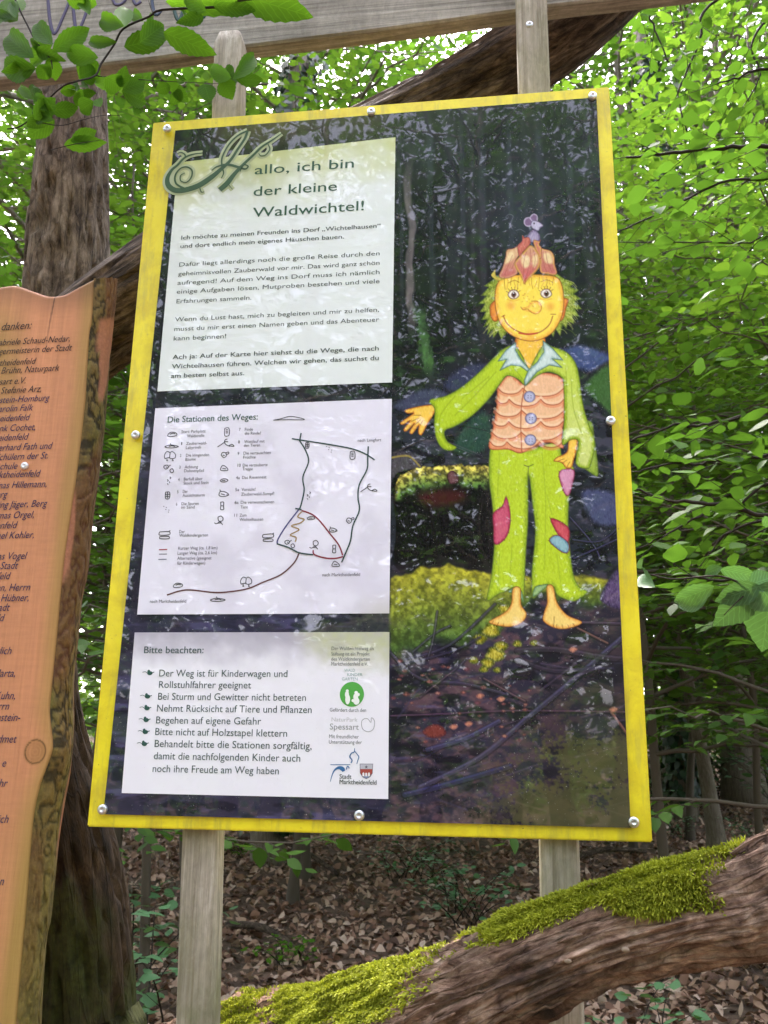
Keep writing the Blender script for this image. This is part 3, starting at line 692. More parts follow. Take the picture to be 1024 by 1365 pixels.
def ribbon(mb, pts, wd, y, n=6, closed=False):
    """flat stroke through photo points on the plane y; wd width(s) in m"""
    q = np.array([[*p, w] for p, w in zip(pts, np.broadcast_to(np.asarray(wd, float), (len(pts),)))])
    q = cat(q, n, closed)
    if closed: q = np.concatenate([q, q[:1]])
    P = np.array([at(a, b, y) for a, b, _ in q]); T = np.gradient(P, axis=0)
    T = norm(T); S = np.stack([-T[:, 2], 0 * T[:, 0], T[:, 0]], -1) * (q[:, 2:3] / 2)
    V = np.concatenate([P + S, P - S]); m = len(P); i = np.arange(m - 1)
    mb.add(V, np.stack([i, i + 1, m + i + 1, m + i], -1))
def blob(mb, c, rx, rz, y, k=20):
    A = at(*c, y); th = np.arange(k) * 2 * math.pi / k
    V = np.concatenate([[A], np.stack([A[0] + rx * np.cos(th), np.full(k, y), A[2] + rz * np.sin(th)], -1)])
    i = np.arange(k); mb.add(V, np.stack([np.zeros(k, int), 1 + i, 1 + (i + 1) % k], -1))

# ------------------------------------------------------------------ thank-you plank with its bark edge
def thanks_board():
    yf = .03; rng = np.random.default_rng(4)
    edge = cat([(125, 371), (125, 385), (123, 424), (119, 450), (115, 520), (113, 545), (103, 630), (94, 690), (85, 755), (77, 840), (69, 920), (67, 950), (71, 990), (69, 1005), (60, 1030), (52, 1055), (44, 1100), (35, 1215), (26, 1315), (20, 1390), (10, 1520)], 5)
    out = cat([(157, 372), (155, 400), (151, 440), (146, 490), (141, 560), (133, 630), (125, 690), (118, 760), (110, 800), (105, 850), (99, 910), (99, 970), (94, 1030), (85, 1080), (78, 1130), (69, 1220), (63, 1250), (57, 1330), (54, 1400), (44, 1520)], 5)
    E = np.array([at(a, b, yf) for a, b in edge]); O = np.array([at(a, b, yf + .062) for a, b in out])
    top = cat([(-420, 400), (-200, 384), (-60, 392), (0, 382), (20, 380), (45, 388), (64, 394), (85, 392), (104, 382), (125, 371)], 6)
    Tp = np.array([at(a, b, yf) for a, b in top])
    t = empty('thank_you_plank', (-.75, yf + .03, 1.0)); off = np.array(t.location)
    tag(t, 'orange wooden slab with bark edge and blue handwritten thanks, left of the yellow board', 'wooden sign')
    nz, nx = 560, 300
    zt = E[0, 2]; zb = E[-1, 2]
    zz = np.linspace(0, 1, nz); xs = 1 - (1 - np.linspace(0, 1, nx)) ** 1.7
    xl = -1.30
    Zr = zt + (zb - zt) * zz; Xr = np.interp(-Zr, -E[:, 2], E[:, 0])
    Xg = xl + (Xr[:, None] - xl) * xs[None]; 
    topz = np.interp(Xg[0], Tp[:, 0], Tp[:, 2])
    Zg = topz[None] + (zb - topz[None]) * zz[:, None]
    rnd = np.minimum(1, np.minimum(((1 - xs[None]) * (Xr[:, None] - xl)) / .006, zz[:, None] * (zt - zb) / .006))
    Yg = yf + .004 * (1 - np.clip(rnd, 0, 1)) ** 2 + .0012 * (fbm(Xg * 20, Zg * 3, 0, 3, 2) - .5)
    # front colour: orange stain, greenish along the damp edge, darker at the top
    f = fbm(Xg * 12, Zg * 2.2, 0, 4, 5)[..., None]; g = fbm(Xg * 60, Zg * 260, 0, 2, 6)[..., None]
    c = lin((204, 141, 100)) * (.80 + .38 * f + .12 * (g - .5))
    ed = (Xr[:, None] - Xg)[..., None]
    low = ss(1.5, 1.0, Zg)[..., None]
    gr = np.clip(ss(.035, .0, ed + .03 * (f - .5)) * .75 + low * ss(.09, .01, ed + .06 * (f - .5)) * .6, 0, 1)
    c = c * (1 - gr) + lin((166, 134, 72)) * gr
    tp = ss(.06, .0, (topz[None] - Zg)[..., None] + .04 * (f - .5)); c = c * (1 - tp * .5) + lin((92, 66, 48)) * tp * .5
    st = ss(.09, .0, np.abs(Xg + .67)[..., None] + .07 * (f - .5)) * ss(.16, .02, np.abs(Zg - 2.10)[..., None]); c = c * (1 - st * .6) + lin((140, 128, 50)) * st * .6
    kx = at(47, 1002, yf); kd = np.sqrt((Xg - kx[0]) ** 2 + ((Zg - kx[2]) * .95) ** 2)[..., None]
    kn = ss(.021, .017, kd); c = c * (1 - kn * .6) + lin((172, 124, 72)) * (.85 + .12 * np.sin(kd * 1300 + 5 * f)) * kn * .6
    rg = ss(.0016, .0005, np.abs(kd - .0165 - .004 * (f - .5))) * .7; c = c * (1 - rg) + lin((78, 58, 30)) * rg
    crk = ss(.0018, .0004, np.abs(Xg - (at(72, 400, yf)[0] + .004 * np.sin(Zg * 20)))[..., None]) * ss(2.08, 2.2, Zg)[..., None]; c = c * (1 - crk * .8) + .01 * crk
    V = np.stack([Xg, Yg, Zg], -1).reshape(-1, 3)
    i = np.arange(nz - 1)[:, None] * nx; j = np.arange(nx - 1)[None]
    F = np.stack([i + j, i + nx + j, i + nx + j + 1, i + j + 1], -1).reshape(-1, 4)
    # back and top
    nb = len(V); Vb = V.copy(); Vb[:, 1] = yf + .06
    tr = np.arange(nx - 1)
    Ft = np.stack([tr, tr + 1, nb + tr + 1, nb + tr], -1)
    m, tt, p, o = nodes('stained_larch')
    ca = N(tt, 'ShaderNodeAttribute', attribute_name='col').outputs['Color']
    n1 = noise(tt, coords(tt, False, (9, 9, 430)), 1.0, 5, .7); n2 = noise(tt, coords(tt, False, (190, 20, 7)), 1.0, 9, .7)
    cc = mixc(tt, .35, ca, ramp(tt, n2, [(.3, (.55, .5, .45)), (.7, (1.15, 1.12, 1.1))]), 'MULTIPLY')
    cc = mixc(tt, .10, cc, ramp(tt, n1, [(.3, (.6, .58, .55)), (.65, (1.1, 1.1, 1.1))]), 'MULTIPLY')
    tt.links.new(cc, p.inputs['Base Color']); p.inputs['Roughness'].default_value = .6; p.inputs['Specular IOR Level'].default_value = .3
    b = bump(tt, p, n1, .12, .001); bump(tt, p, n2, .3, .002, b)
    cb = np.concatenate([c.reshape(-1, 3), np.broadcast_to(lin((120, 85, 55)), (nb, 3))])
    link('plank', mesh('plank', np.concatenate([V, Vb]) - off, [F, (F + nb)[:, ::-1], Ft], m, True, cb), t)
    # bark edge: strip from the front edge to the wider back
    n, k = 420, 46
    Ei, Oi = resample(E, n), resample(O, n); u = np.linspace(0, 1, k)[None, :, None]
    S = Ei[:, None] * (1 - u) + Oi[:, None] * u
    S = S + np.array([.012, -.004, 0]) * np.sin(u * math.pi)
    Lg = (np.linspace(0, 1.3, n)[:, None] + 0 * u[..., 0]); uu = u[..., 0] + 0 * Lg
    crack = fbm(uu * 6 + 3 * vn(Lg * 14, uu * 3, 0, 31), Lg * 42, 0, 4, 33)
    ridg = 1 - np.abs(crack * 2 - 1)
    bar = (vn(uu * 2.5, Lg * 6, 0, 36) > .72) | ((Lg > .06) & (Lg < .13))           # bare patches where the bark is gone
    bare = ss(.60, .72, fbm(uu * 1.6, Lg * 6.5, 0, 3, 36)) 
    bare = np.maximum(bare, ss(.07, .085, Lg) * ss(.145, .13, Lg) * ss(.12, .3, uu))
    dep = (.004 * (ridg ** 4) * -1.2 + .005 * (fbm(uu * 9, Lg * 70, 0, 3, 34) - .5)) * (1 - bare) - .003 * bare
    nrm = norm(np.array([.55, -.83, 0]))
    env = np.sin(np.clip(uu, 0, 1) * math.pi) ** .4
    S = S + nrm * (dep * env)[..., None]
    hue = fbm(uu * 3, Lg * 7, 0, 3, 40)[..., None]
    cB = lin((118, 90, 52)) * (1 - hue) + lin((112, 104, 44)) * hue
    cB = cB * (.55 + .7 * fbm(uu * 12, Lg * 90, 0, 3, 41)[..., None]) * (1 - .8 * ss(.80, .95, ridg)[..., None]) * (.8 + .4 * fbm(uu * 40, Lg * 300, 0, 2, 47)[..., None])
    red = ss(.5, .7, vn(uu * 1.5, Lg * 5 + 2, 0, 43))[..., None] * .6; cB = cB * (1 - red) + lin((105, 62, 38)) * red
    lowg = ss(.75, 1.1, Lg)[..., None] * .55; cB = cB * (1 - lowg) + lin((116, 104, 30)) * (.5 + .7 * fbm(uu * 12, Lg * 90, 0, 3, 44)[..., None]) * lowg
    cB = cB * (1 - bare[..., None]) + (lin((168, 112, 84)) * (1 - .35 * lowg)) * bare[..., None]
    cB = np.clip(cB, .003, 1)
    i = np.arange(n - 1)[:, None] * k; j = np.arange(k - 1)[None]
    Fb = np.stack([i + j, i + k + j, i + k + j + 1, i + j + 1], -1).reshape(-1, 4)
    m2, t2, p2, o2 = nodes('bark_edge')
    ca = N(t2, 'ShaderNodeAttribute', attribute_name='col').outputs['Color']
    f2 = noise(t2, coords(t2, False, (1, 1, 1)), 160, 5, .7)
    t2.links.new(mixc(t2, .6, ca, ramp(t2, f2, [(.3, (.5, .5, .5)), (.7, (1.2, 1.2, 1.2))]), 'MULTIPLY'), p2.inputs['Base Color'])
    p2.inputs['Roughness'].default_value = .85; bump(t2, p2, f2, .5, .003)
    link('bark_edge', mesh('bark_edge', S.reshape(-1, 3) - off, Fb, m2, True, cB.reshape(-1, 3)), t)
    # screw
    screw('screw', at(33, 621, yf - .002), .0062, t, off, plain('galvanised_head', (.72, .72, .74), .35, .5, .6))
    # handwriting: only the ends of the lines are in view
    ink = plain('blue_ink', (.035, .035, .085), .7, .2); ink2 = plain('grey_ink', (.05, .038, .035), .7, .2)
    mA, mB_ = MB(), MB()
    rows = [('Wir danken:', 42, 438, .0155, 0), ('Gabriele Schaud-Nedar,', 93, 455, .0125, 0), ('Bürgermeisterin der Stadt', 96, 467, .0125, 0), ('Marktheidenfeld', 48, 485, .0125, 0),
            ('Jochen Brühn, Naturpark', 79, 494, .0125, 0), ('Spessart e.V.', 34, 511, .0125, 0), ('Frau Stefanie Arz,', 55, 522, .0125, 0), ('Hohenstein-Homburg', 66, 534, .0125, 1),
            ('Frau Carolin Falk', 44, 547, .0125, 1), ('Marktheidenfeld', 40, 560, .0125, 1), ('Frank Cochet,', 47, 573, .0125, 1), ('Marktheidenfeld', 38, 586, .0125, 1), ('Gerhard Fath und', 70, 598, .0125, 1),
            ('den Schülern der St.', 64, 611, .0125, 1), ('schule', 23, 625, .0125, 1), ('Marktheidenfeld', 54, 635, .0125, 1), ('Thomas Hillemann,', 62, 649, .0125, 1), ('Berg', 10, 663, .0125, 1),
            ('Hegering Jäger, Berg', 63, 675, .0125, 1), ('Thomas Orgel,', 45, 690, .0125, 1), ('Marktheidenfeld', 23, 704, .0125, 1), ('Michael Kohler,', 45, 717, .0125, 1), ('Andreas Vogel', 36, 745, .0125, 1),
            ('Stadt', 24, 758, .0125, 1), ('feld', 14, 772, .0125, 1), ('den Herren, Herrn', 40, 787, .0125, 1), ('Hübner,', 38, 801, .0125, 1), ('Stadt', 13, 814, .0125, 1), ('feld', 6, 828, .0125, 1),
            ('herzlich', 15, 872, .0125, 1), ('Marta,', 20, 902, .0125, 1), ('Kuhn,', 20, 932, .0125, 1), ('Herrn', 12, 946, .0125, 1), ('Hohenstein-', 27, 961, .0125, 1), ('gewidmet', 22, 990, .0125, 1), ('e', 8, 1022, .0125, 1), ('mehr', 10, 1049, .0125, 1), ('lich', 11, 1097, .0125, 1), ('n', 5, 1180, .0125, 1)]
    for s, px, py, h, b in rows:
        sl = (682 - py) * .00022 * 1.0
        mH = MB(); line(mH, s, (px - 100, py + 6 - (py - 440) * .012), (px, py), h, yf - .0012, .004, .28, False, True)
        for v in mH.v: v -= off
        link('handwriting', mH.mesh('handwriting', ink if b else ink2, False), t)
def screw(name, c, r, parent, off, m, h=.003):
    k = 20; th = np.arange(k) * 2 * math.pi / k; V = []
    for s, d in ((1, .002), (1, -h * .55), (.86, -h * .85), (.5, -h), (.42, -h), (.30, -h * .45)):
        V += [[c[0] + r * s * math.cos(q), c[1] + d, c[2] + r * s * math.sin(q)] for q in th]
    V.append([c[0], c[1] - h * .45, c[2]]); i = np.arange(k); i2 = (i + 1) % k
    F = np.concatenate([np.stack([q * k + i, q * k + i2, q * k + k + i2, q * k + k + i], -1) for q in range(5)])
    T = np.stack([5 * k + i, 5 * k + i2, np.full(k, 6 * k)], -1)
    return link(name, mesh(name, np.array(V) - off, [F, T], m), parent)
thanks_board()
# ------------------------------------------------------------------ printed picture: painted on the sheet itself, in print layout units
class Print:
    def __init__(s, V):
        s.x, s.y = pix(V); s.c = np.zeros((len(V), 3)); s.mask = np.zeros(len(V)); s.fig = False
        s.hat = fbm(s.x * .9, s.y * .35, 0, 3, 91) - .5
    def put(s, sel, a, col):
        a = a[:, None]; s.c[sel] = s.c[sel] * (1 - a) + col * a
        if s.fig: s.mask[sel] = np.maximum(s.mask[sel], a[:, 0])
    def box(s, P, m):
        return np.nonzero((s.x > P[:, 0].min() - m) & (s.x < P[:, 0].max() + m) & (s.y > P[:, 1].min() - m) & (s.y < P[:, 1].max() + m))[0]
    @staticmethod
    def segd(P, X, Y, closed):
        d = np.full(len(X), 1e9); ins = np.zeros(len(X), bool); n = len(P)
        for i in range(n if closed else n - 1):
            ax, ay = P[i]; bx, by = P[(i + 1) % n]; ex, ey = bx - ax, by - ay
            t = np.clip(((X - ax) * ex + (Y - ay) * ey) / max(ex * ex + ey * ey, 1e-9), 0, 1)
            d = np.minimum(d, (X - ax - t * ex) ** 2 + (Y - ay - t * ey) ** 2)
            if closed and ay != by:
                k = (ay > Y) != (by > Y); ins ^= k & (X < (bx - ax) * (Y - ay) / (by - ay) + ax)
        d = np.sqrt(d); return np.where(ins, d, -d) if closed else d
    def shape(s, pts, col, edge=None, ew=6, out=None, ow=.8, n=4, hatch=14, soft=.6, light=None, lx=None):
        P = cat(pts, n, True) if n > 1 else np.array(pts, float); sel = s.box(P, 3)
        if not len(sel): return
        X, Y = s.x[sel], s.y[sel]; d = s.segd(P, X, Y, True)
        c = np.broadcast_to(np.array(col, float), (len(sel), 3)).copy()
        if light is not None:
            g = ss(P[:, 0].min(), P[:, 0].max(), X)[:, None] if lx == 'x' else ss(P[:, 1].min(), P[:, 1].max(), Y)[:, None]
            c = c * (1 - g) + np.array(light, float) * g
        if edge is not None:
            g = (1 - ss(0, ew, d + 3 * s.hat[sel]))[:, None]; c = c * (1 - g) + np.array(edge, float) * g
        c = c + (s.hat[sel] * hatch * 2)[:, None]
        s.put(sel, ss(-soft, soft, d), c)
        if out is not None: s.put(sel, np.exp(-(d / ow) ** 2) * .85, np.array(out, float))
    def stroke(s, pts, col, wd=.7, a=.9, n=5):
        P = cat(pts, n) if n > 1 else np.array(pts, float); sel = s.box(P, wd + 2)
        if not len(sel): return
        d = s.segd(P, s.x[sel], s.y[sel], False)
        s.put(sel, a * ss(wd + .6, wd - .6, d), np.array(col, float))
def Z6(L): return [(510 + a / 3.103, 270 + b / 3.103) for a, b in L]
def Z7(L): return [(510 + a / 3.012, 560 + b / 3.012) for a, b in L]
def Z2(L): return [(655 + a / 8.533, 270 + b / 8.533) for a, b in L]
def Z8(L): return [(510 + a / 2.768, 800 + b / 2.768) for a, b in L]

def paint_forest(p):
    X, Y = p.x, p.y; f = lambda sx, sy, o, s: fbm(X * sx, Y * sy, 0, o, s)
    def mix(c, a): p.c[:] = p.c * (1 - a[:, None]) + np.array(c, float) * a[:, None]
    n1 = f(.02, .02, 4, 50); n2 = f(.09, .02, 4, 51); n3 = f(.25, .25, 3, 52)
    p.c[:] = np.array([17, 21, 24]); mix((34, 42, 50), ss(.4, .8, n1) * .8)
    mix((30, 46, 30), ss(.5, .8, f(.03, .05, 4, 53)) * ss(120, 300, Y) * .55)
    for xc, wd, ys, ye, c, a in [(548, 7, 215, 440, (120, 112, 112), .75), (604, 10, 130, 500, (40, 44, 50), .6), (660, 16, 130, 470, (9, 11, 14), .8), (585, 8, 130, 440, (10, 12, 15), .8), (740, 14, 120, 440, (10, 12, 15), .7), (785, 9, 120, 430, (44, 52, 50), .5), (632, 5, 130, 500, (52, 52, 54), .5), (205, 12, 170, 900, (12, 14, 20), .5), (705, 5, 130, 300, (48, 50, 54), .4)]:
        d = np.abs(X - xc - 5 * (n1 - .5) * 4 - (Y - 300) * .03)
        mix(c, a * ss(wd, wd * .4, d) * ss(ys - 30, ys + 40, Y) * ss(ye + 30, ye - 40, Y) * (.45 + .9 * f(.12, .04, 3, 54)))
    hz = np.exp(-((X - 700) / 90) ** 2 - ((Y - 290) / 90) ** 2); mix((66, 74, 96), hz * .45)  # bluish haze of reflected sky, painted into the print
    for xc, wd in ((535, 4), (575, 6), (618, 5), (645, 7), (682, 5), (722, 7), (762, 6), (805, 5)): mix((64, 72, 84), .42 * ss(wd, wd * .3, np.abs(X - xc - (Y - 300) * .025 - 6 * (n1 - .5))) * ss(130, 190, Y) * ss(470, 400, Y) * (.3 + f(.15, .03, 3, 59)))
    d = np.abs(X - 562 - (Y - 430) * .16); mix((70, 112, 62), ss(12, 3, d + 10 * (n3 - .5)) * ss(395, 430, Y) * ss(510, 480, Y) * (.3 + 1.0 * f(.2, .15, 3, 55)))
    mix((60, 100, 52), ss(.55, .75, f(.06, .09, 4, 56)) * ss(420, 480, Y) * ss(600, 540, Y) * .65)
    # boulders and forest floor
    g = ss(480, 560, Y + 30 * (n1 - .5)); mix((44, 48, 62), g * .75)
    mix((78, 76, 92), g * ss(.55, .72, f(.05, .09, 4, 57)) * .7); mix((14, 14, 20), g * ss(.5, .35, f(.06, .09, 4, 58)) * .8)
    for pts, c in [([(742, 470), (770, 456), (815, 470), (822, 490), (790, 500), (755, 488)], (62, 78, 122)), ([(785, 500), (815, 480), (826, 500), (824, 560), (800, 545), (775, 520)], (58, 98, 48)), ([(520, 540), (560, 515), (600, 520), (590, 545), (540, 552)], (62, 66, 92)),
                   ([(600, 495), (640, 480), (690, 500), (640, 530), (590, 520)], (52, 58, 84)), ([(620, 560), (650, 545), (660, 590), (630, 610), (600, 600)], (38, 70, 60)), ([(770, 655), (800, 648), (826, 660), (828, 700), (790, 700)], (70, 76, 110)), ([(520, 605), (545, 598), (568, 615), (545, 640), (518, 640)], (76, 72, 78))]:
        p.shape(pts, c, (26, 28, 38), 9, None, hatch=16, soft=3.5)
    rng = np.random.default_rng(4)
    for i in range(26):
        x, y = rng.uniform(520, 820), rng.uniform(560, 650); l = rng.uniform(20, 70); a = rng.uniform(-.5, .5)
        p.stroke([(x, y), (x + l / 2, y + l * a / 2 + rng.uniform(-4, 4)), (x + l, y + l * a)], (86, 82, 92) if i % 2 else (20, 20, 26), .6, .6)
    # stump with mossy rim
    p.shape([(524, 640), (545, 626), (590, 621), (640, 622), (668, 630), (664, 660), (658, 764), (536, 766), (528, 700)], (13, 12, 15), (9, 8, 10), 14, None, hatch=8, soft=1.5)
    t_ = np.interp(X, [526, 534, 560, 610, 670], [650, 632, 623, 619, 621]) + 5 * (f(.2, 0, 2, 75) - .5); b_ = np.interp(X, [526, 545, 580, 625, 670], [668, 660, 652, 648, 652]) + 14 * (f(.12, .1, 3, 76) - .5)
    a_ = ss(-1, 2, Y - t_) * ss(4, -4, Y - b_) * ss(524, 530, X) * ss(672, 666, X); q_ = np.clip((Y - t_) / 26, 0, 1)[:, None]
    p.c[:] = p.c * (1 - a_[:, None]) + (np.array([206, 186, 84]) * (1 - q_) + np.array([66, 96, 44]) * q_) * (.5 + .95 * ss(.25, .75, f(.25, .25, 3, 77)))[:, None] * a_[:, None]
    p.shape([(556, 655), (590, 648), (622, 652), (620, 672), (580, 680), (558, 672)], (62, 22, 24), (26, 15, 18), 12, None, soft=6, hatch=8)  # faint reddish reflection painted over the dark stump
    p.shape([(596, 634), (602, 627), (610, 632), (611, 643), (600, 645)], (110, 74, 76), (60, 30, 36), 4, None)
    p.stroke([(522, 610), (545, 608), (560, 622)], (180, 160, 70), 1.2, .7)
    # dark floor, sticks, leaves
    lo = ss(740, 800, Y + 20 * (n1 - .5)); mix((46, 42, 60), lo); mix((96, 70, 78), lo * ss(.42, .66, f(.06, .10, 5, 60)) * .8); mix((120, 92, 96), lo * ss(.56, .74, f(.12, .16, 4, 69)) * .35); mix((20, 19, 30), lo * ss(.5, .34, f(.03, .06, 4, 61)) * .85)
    mix((86, 80, 122), lo * ss(.6, .74, f(.02, .10, 4, 62)) * .5 * ss(720, 560, X))
    mix((34, 32, 40), ss(720, 840, X + .5 * (Y - 850)) * lo * .55)
    # moss mound
    def mound(top, bot, sc_, seed):
        t = np.interp(X, *zip(*top)) + 10 * (f(.08, 0, 2, seed) - .5); b = np.interp(X, *zip(*bot)) + 26 * (f(.05, .05, 2, seed + 1) - .5)
        a = ss(-2, 3, Y - t) * ss(8, -8, Y - b) * ss(top[0][0] - 2, top[0][0] + 2, X) * ss(top[-1][0] + 2, top[-1][0] - 2, X)
        q = np.clip((Y - t) / np.maximum(b - t, 4), 0, 1); s = f(.22, .22, 3, seed + 2); s2 = f(.09, .09, 2, seed + 3)
        base = np.array([172, 168, 50]) * (1 - q)[:, None] + np.array([62, 92, 44]) * q[:, None]
        base = base * (.72 + .42 * ss(.25, .75, s))[:, None] * (.75 + .5 * s2)[:, None]
        p.c[:] = p.c * (1 - a[:, None]) + base * a[:, None]
    mound([(400, 830), (440, 815), (520, 772), (560, 757), (600, 753), (650, 762), (720, 772), (790, 768), (830, 772)], [(400, 850), (440, 880), (520, 872), (600, 860), (650, 850), (690, 822), (720, 800), (790, 806), (830, 800)], 1, 70)
    p.shape([(800, 800), (812, 772), (826, 758), (832, 780), (832, 812)], (92, 74, 112), (60, 50, 80), 8, None, hatch=40, soft=2)
    for c, r in [((655, 840), 12), ((640, 852), 9), ((660, 872), 13), ((668, 862), 9), ((650, 884), 9), ((645, 892), 6), ((632, 880), 6), ((663, 893), 5), ((690, 858), 6), ((712, 857), 5), ((672, 812), 9)]:
        th = np.arange(9) * .7; p.shape([(c[0] + r * math.cos(q) * (1 + .2 * math.sin(3 * q + r)), c[1] + r * .8 * math.sin(q)) for q in th], (176, 164, 50), (92, 100, 36), 6, None, hatch=70, soft=1.5)
    for pts, c, wd in [([(520, 870), (560, 905), (620, 912), (690, 930)], (74, 66, 90), 3), ([(540, 880), (600, 860), (660, 806)], (70, 66, 92), 2.4), ([(550, 870), (580, 845), (600, 835)], (84, 80, 104), 1.5), ([(583, 815), (578, 850), (570, 880)], (96, 92, 108), 1.3),
                       ([(520, 955), (600, 952), (690, 948), (840, 950)], (98, 70, 92), 2.0), ([(570, 1000), (620, 985), (665, 962)], (76, 74, 112), 5), ([(560, 1050), (640, 1010), (700, 960), (760, 910), (830, 850)], (78, 74, 104), 5.5), ([(690, 868), (740, 866), (800, 876), (840, 880)], (72, 62, 76), 6),
                       ([(690, 880), (740, 895), (800, 890)], (62, 54, 72), 4.5), ([(645, 905), (690, 930), (700, 935)], (112, 84, 92), 2), ([(770, 838), (810, 858)], (140, 102, 92), 2.2), ([(770, 830), (835, 832)], (90, 76, 96), 2.5), ([(815, 950), (843, 988)], (150, 98, 84), 3), ([(540, 1060), (600, 1045), (680, 1022)], (56, 56, 100), 6),
                       ([(520, 890), (600, 870), (640, 850)], (60, 56, 82), 2), ([(560, 930), (610, 890), (620, 880)], (104, 84, 100), 1.4), ([(760, 690), (790, 725), (800, 745)], (84, 82, 118), 1.4), ([(765, 745), (800, 730), (832, 715)], (66, 64, 100), 1.8), ([(764, 720), (800, 722), (828, 700)], (70, 68, 104), 1.4)]:
        wd *= .62; p.stroke(pts, (16, 14, 20), wd + 1.4, .5); p.stroke([(a, b - .8) for a, b in pts], [k * .92 for k in c], wd, .6); p.stroke([(a, b - .5 - wd * .5) for a, b in pts], [min(255, k * 1.25) for k in c], wd * .3, .5)
    for i in range(60):
        x, y = rng.uniform(522, 840), rng.uniform(880, 1085); l = rng.uniform(15, 60); a = rng.normal(-.35, .4)
        p.stroke([(x, y), (x + l, y + l * a)], [(92, 76, 100), (60, 56, 86), (24, 22, 32)][i % 3], rng.uniform(.5, 1.3), .5, 1)
    for i in range(46):
        x, y = rng.uniform(524, 720), rng.uniform(880, 990); r = rng.uniform(1.5, 5)
        p.shape([(x - r, y), (x, y - r * .6), (x + r, y), (x, y + r * .6)], [(150, 90, 84), (172, 120, 96), (120, 72, 84), (180, 128, 112)][i % 4], (90, 54, 60), 3, None, soft=1.0)
    p.shape([(563, 975), (578, 965), (592, 970), (594, 980), (575, 984)], (120, 56, 50), (84, 44, 50), 4, None)
    for x, y in [(605, 969), (625, 965), (668, 932), (764, 866), (818, 946), (640, 928)]: p.shape([(x - 6, y), (x, y - 4), (x + 6, y - 1), (x, y + 4)], (196, 130, 104), (130, 86, 84), 3, None)
    # strips between and beside the white panels
    l = ss(524, 516, X); low = ss(480, 780, Y)
    mix((44, 44, 66), l * low * .8); mix((92, 88, 130), l * low * ss(.56, .74, f(.018, .09, 4, 63)) * .55); mix((22, 22, 36), l * low * ss(.5, .36, f(.03, .08, 4, 64)) * .7)
    # algae grown on the sheet: bottom right corner and the upper left edge
    al = ss(.48, .62, f(.28, .28, 4, 65) * .55 + f(.03, .03, 3, 66) * .6 + .16 * ss(940, 1090, Y) + .09 * ss(620, 820, X) - .12) * ss(640, 760, X + .4 * (Y - 960)) * ss(900, 1010, Y)
    mix((92, 92, 46), al * .62)
    up = ss(225, 150, Y + .045 * (X - 500)) * ss(235, 330, X) * ss(620, 420, X)
    mix((104, 102, 60), up * (.35 + .6 * f(.03, .03, 3, 67)))
    mix((66, 70, 52), ss(190, 130, Y) * ss(480, 640, X) * .5 * f(.03, .02, 3, 68))

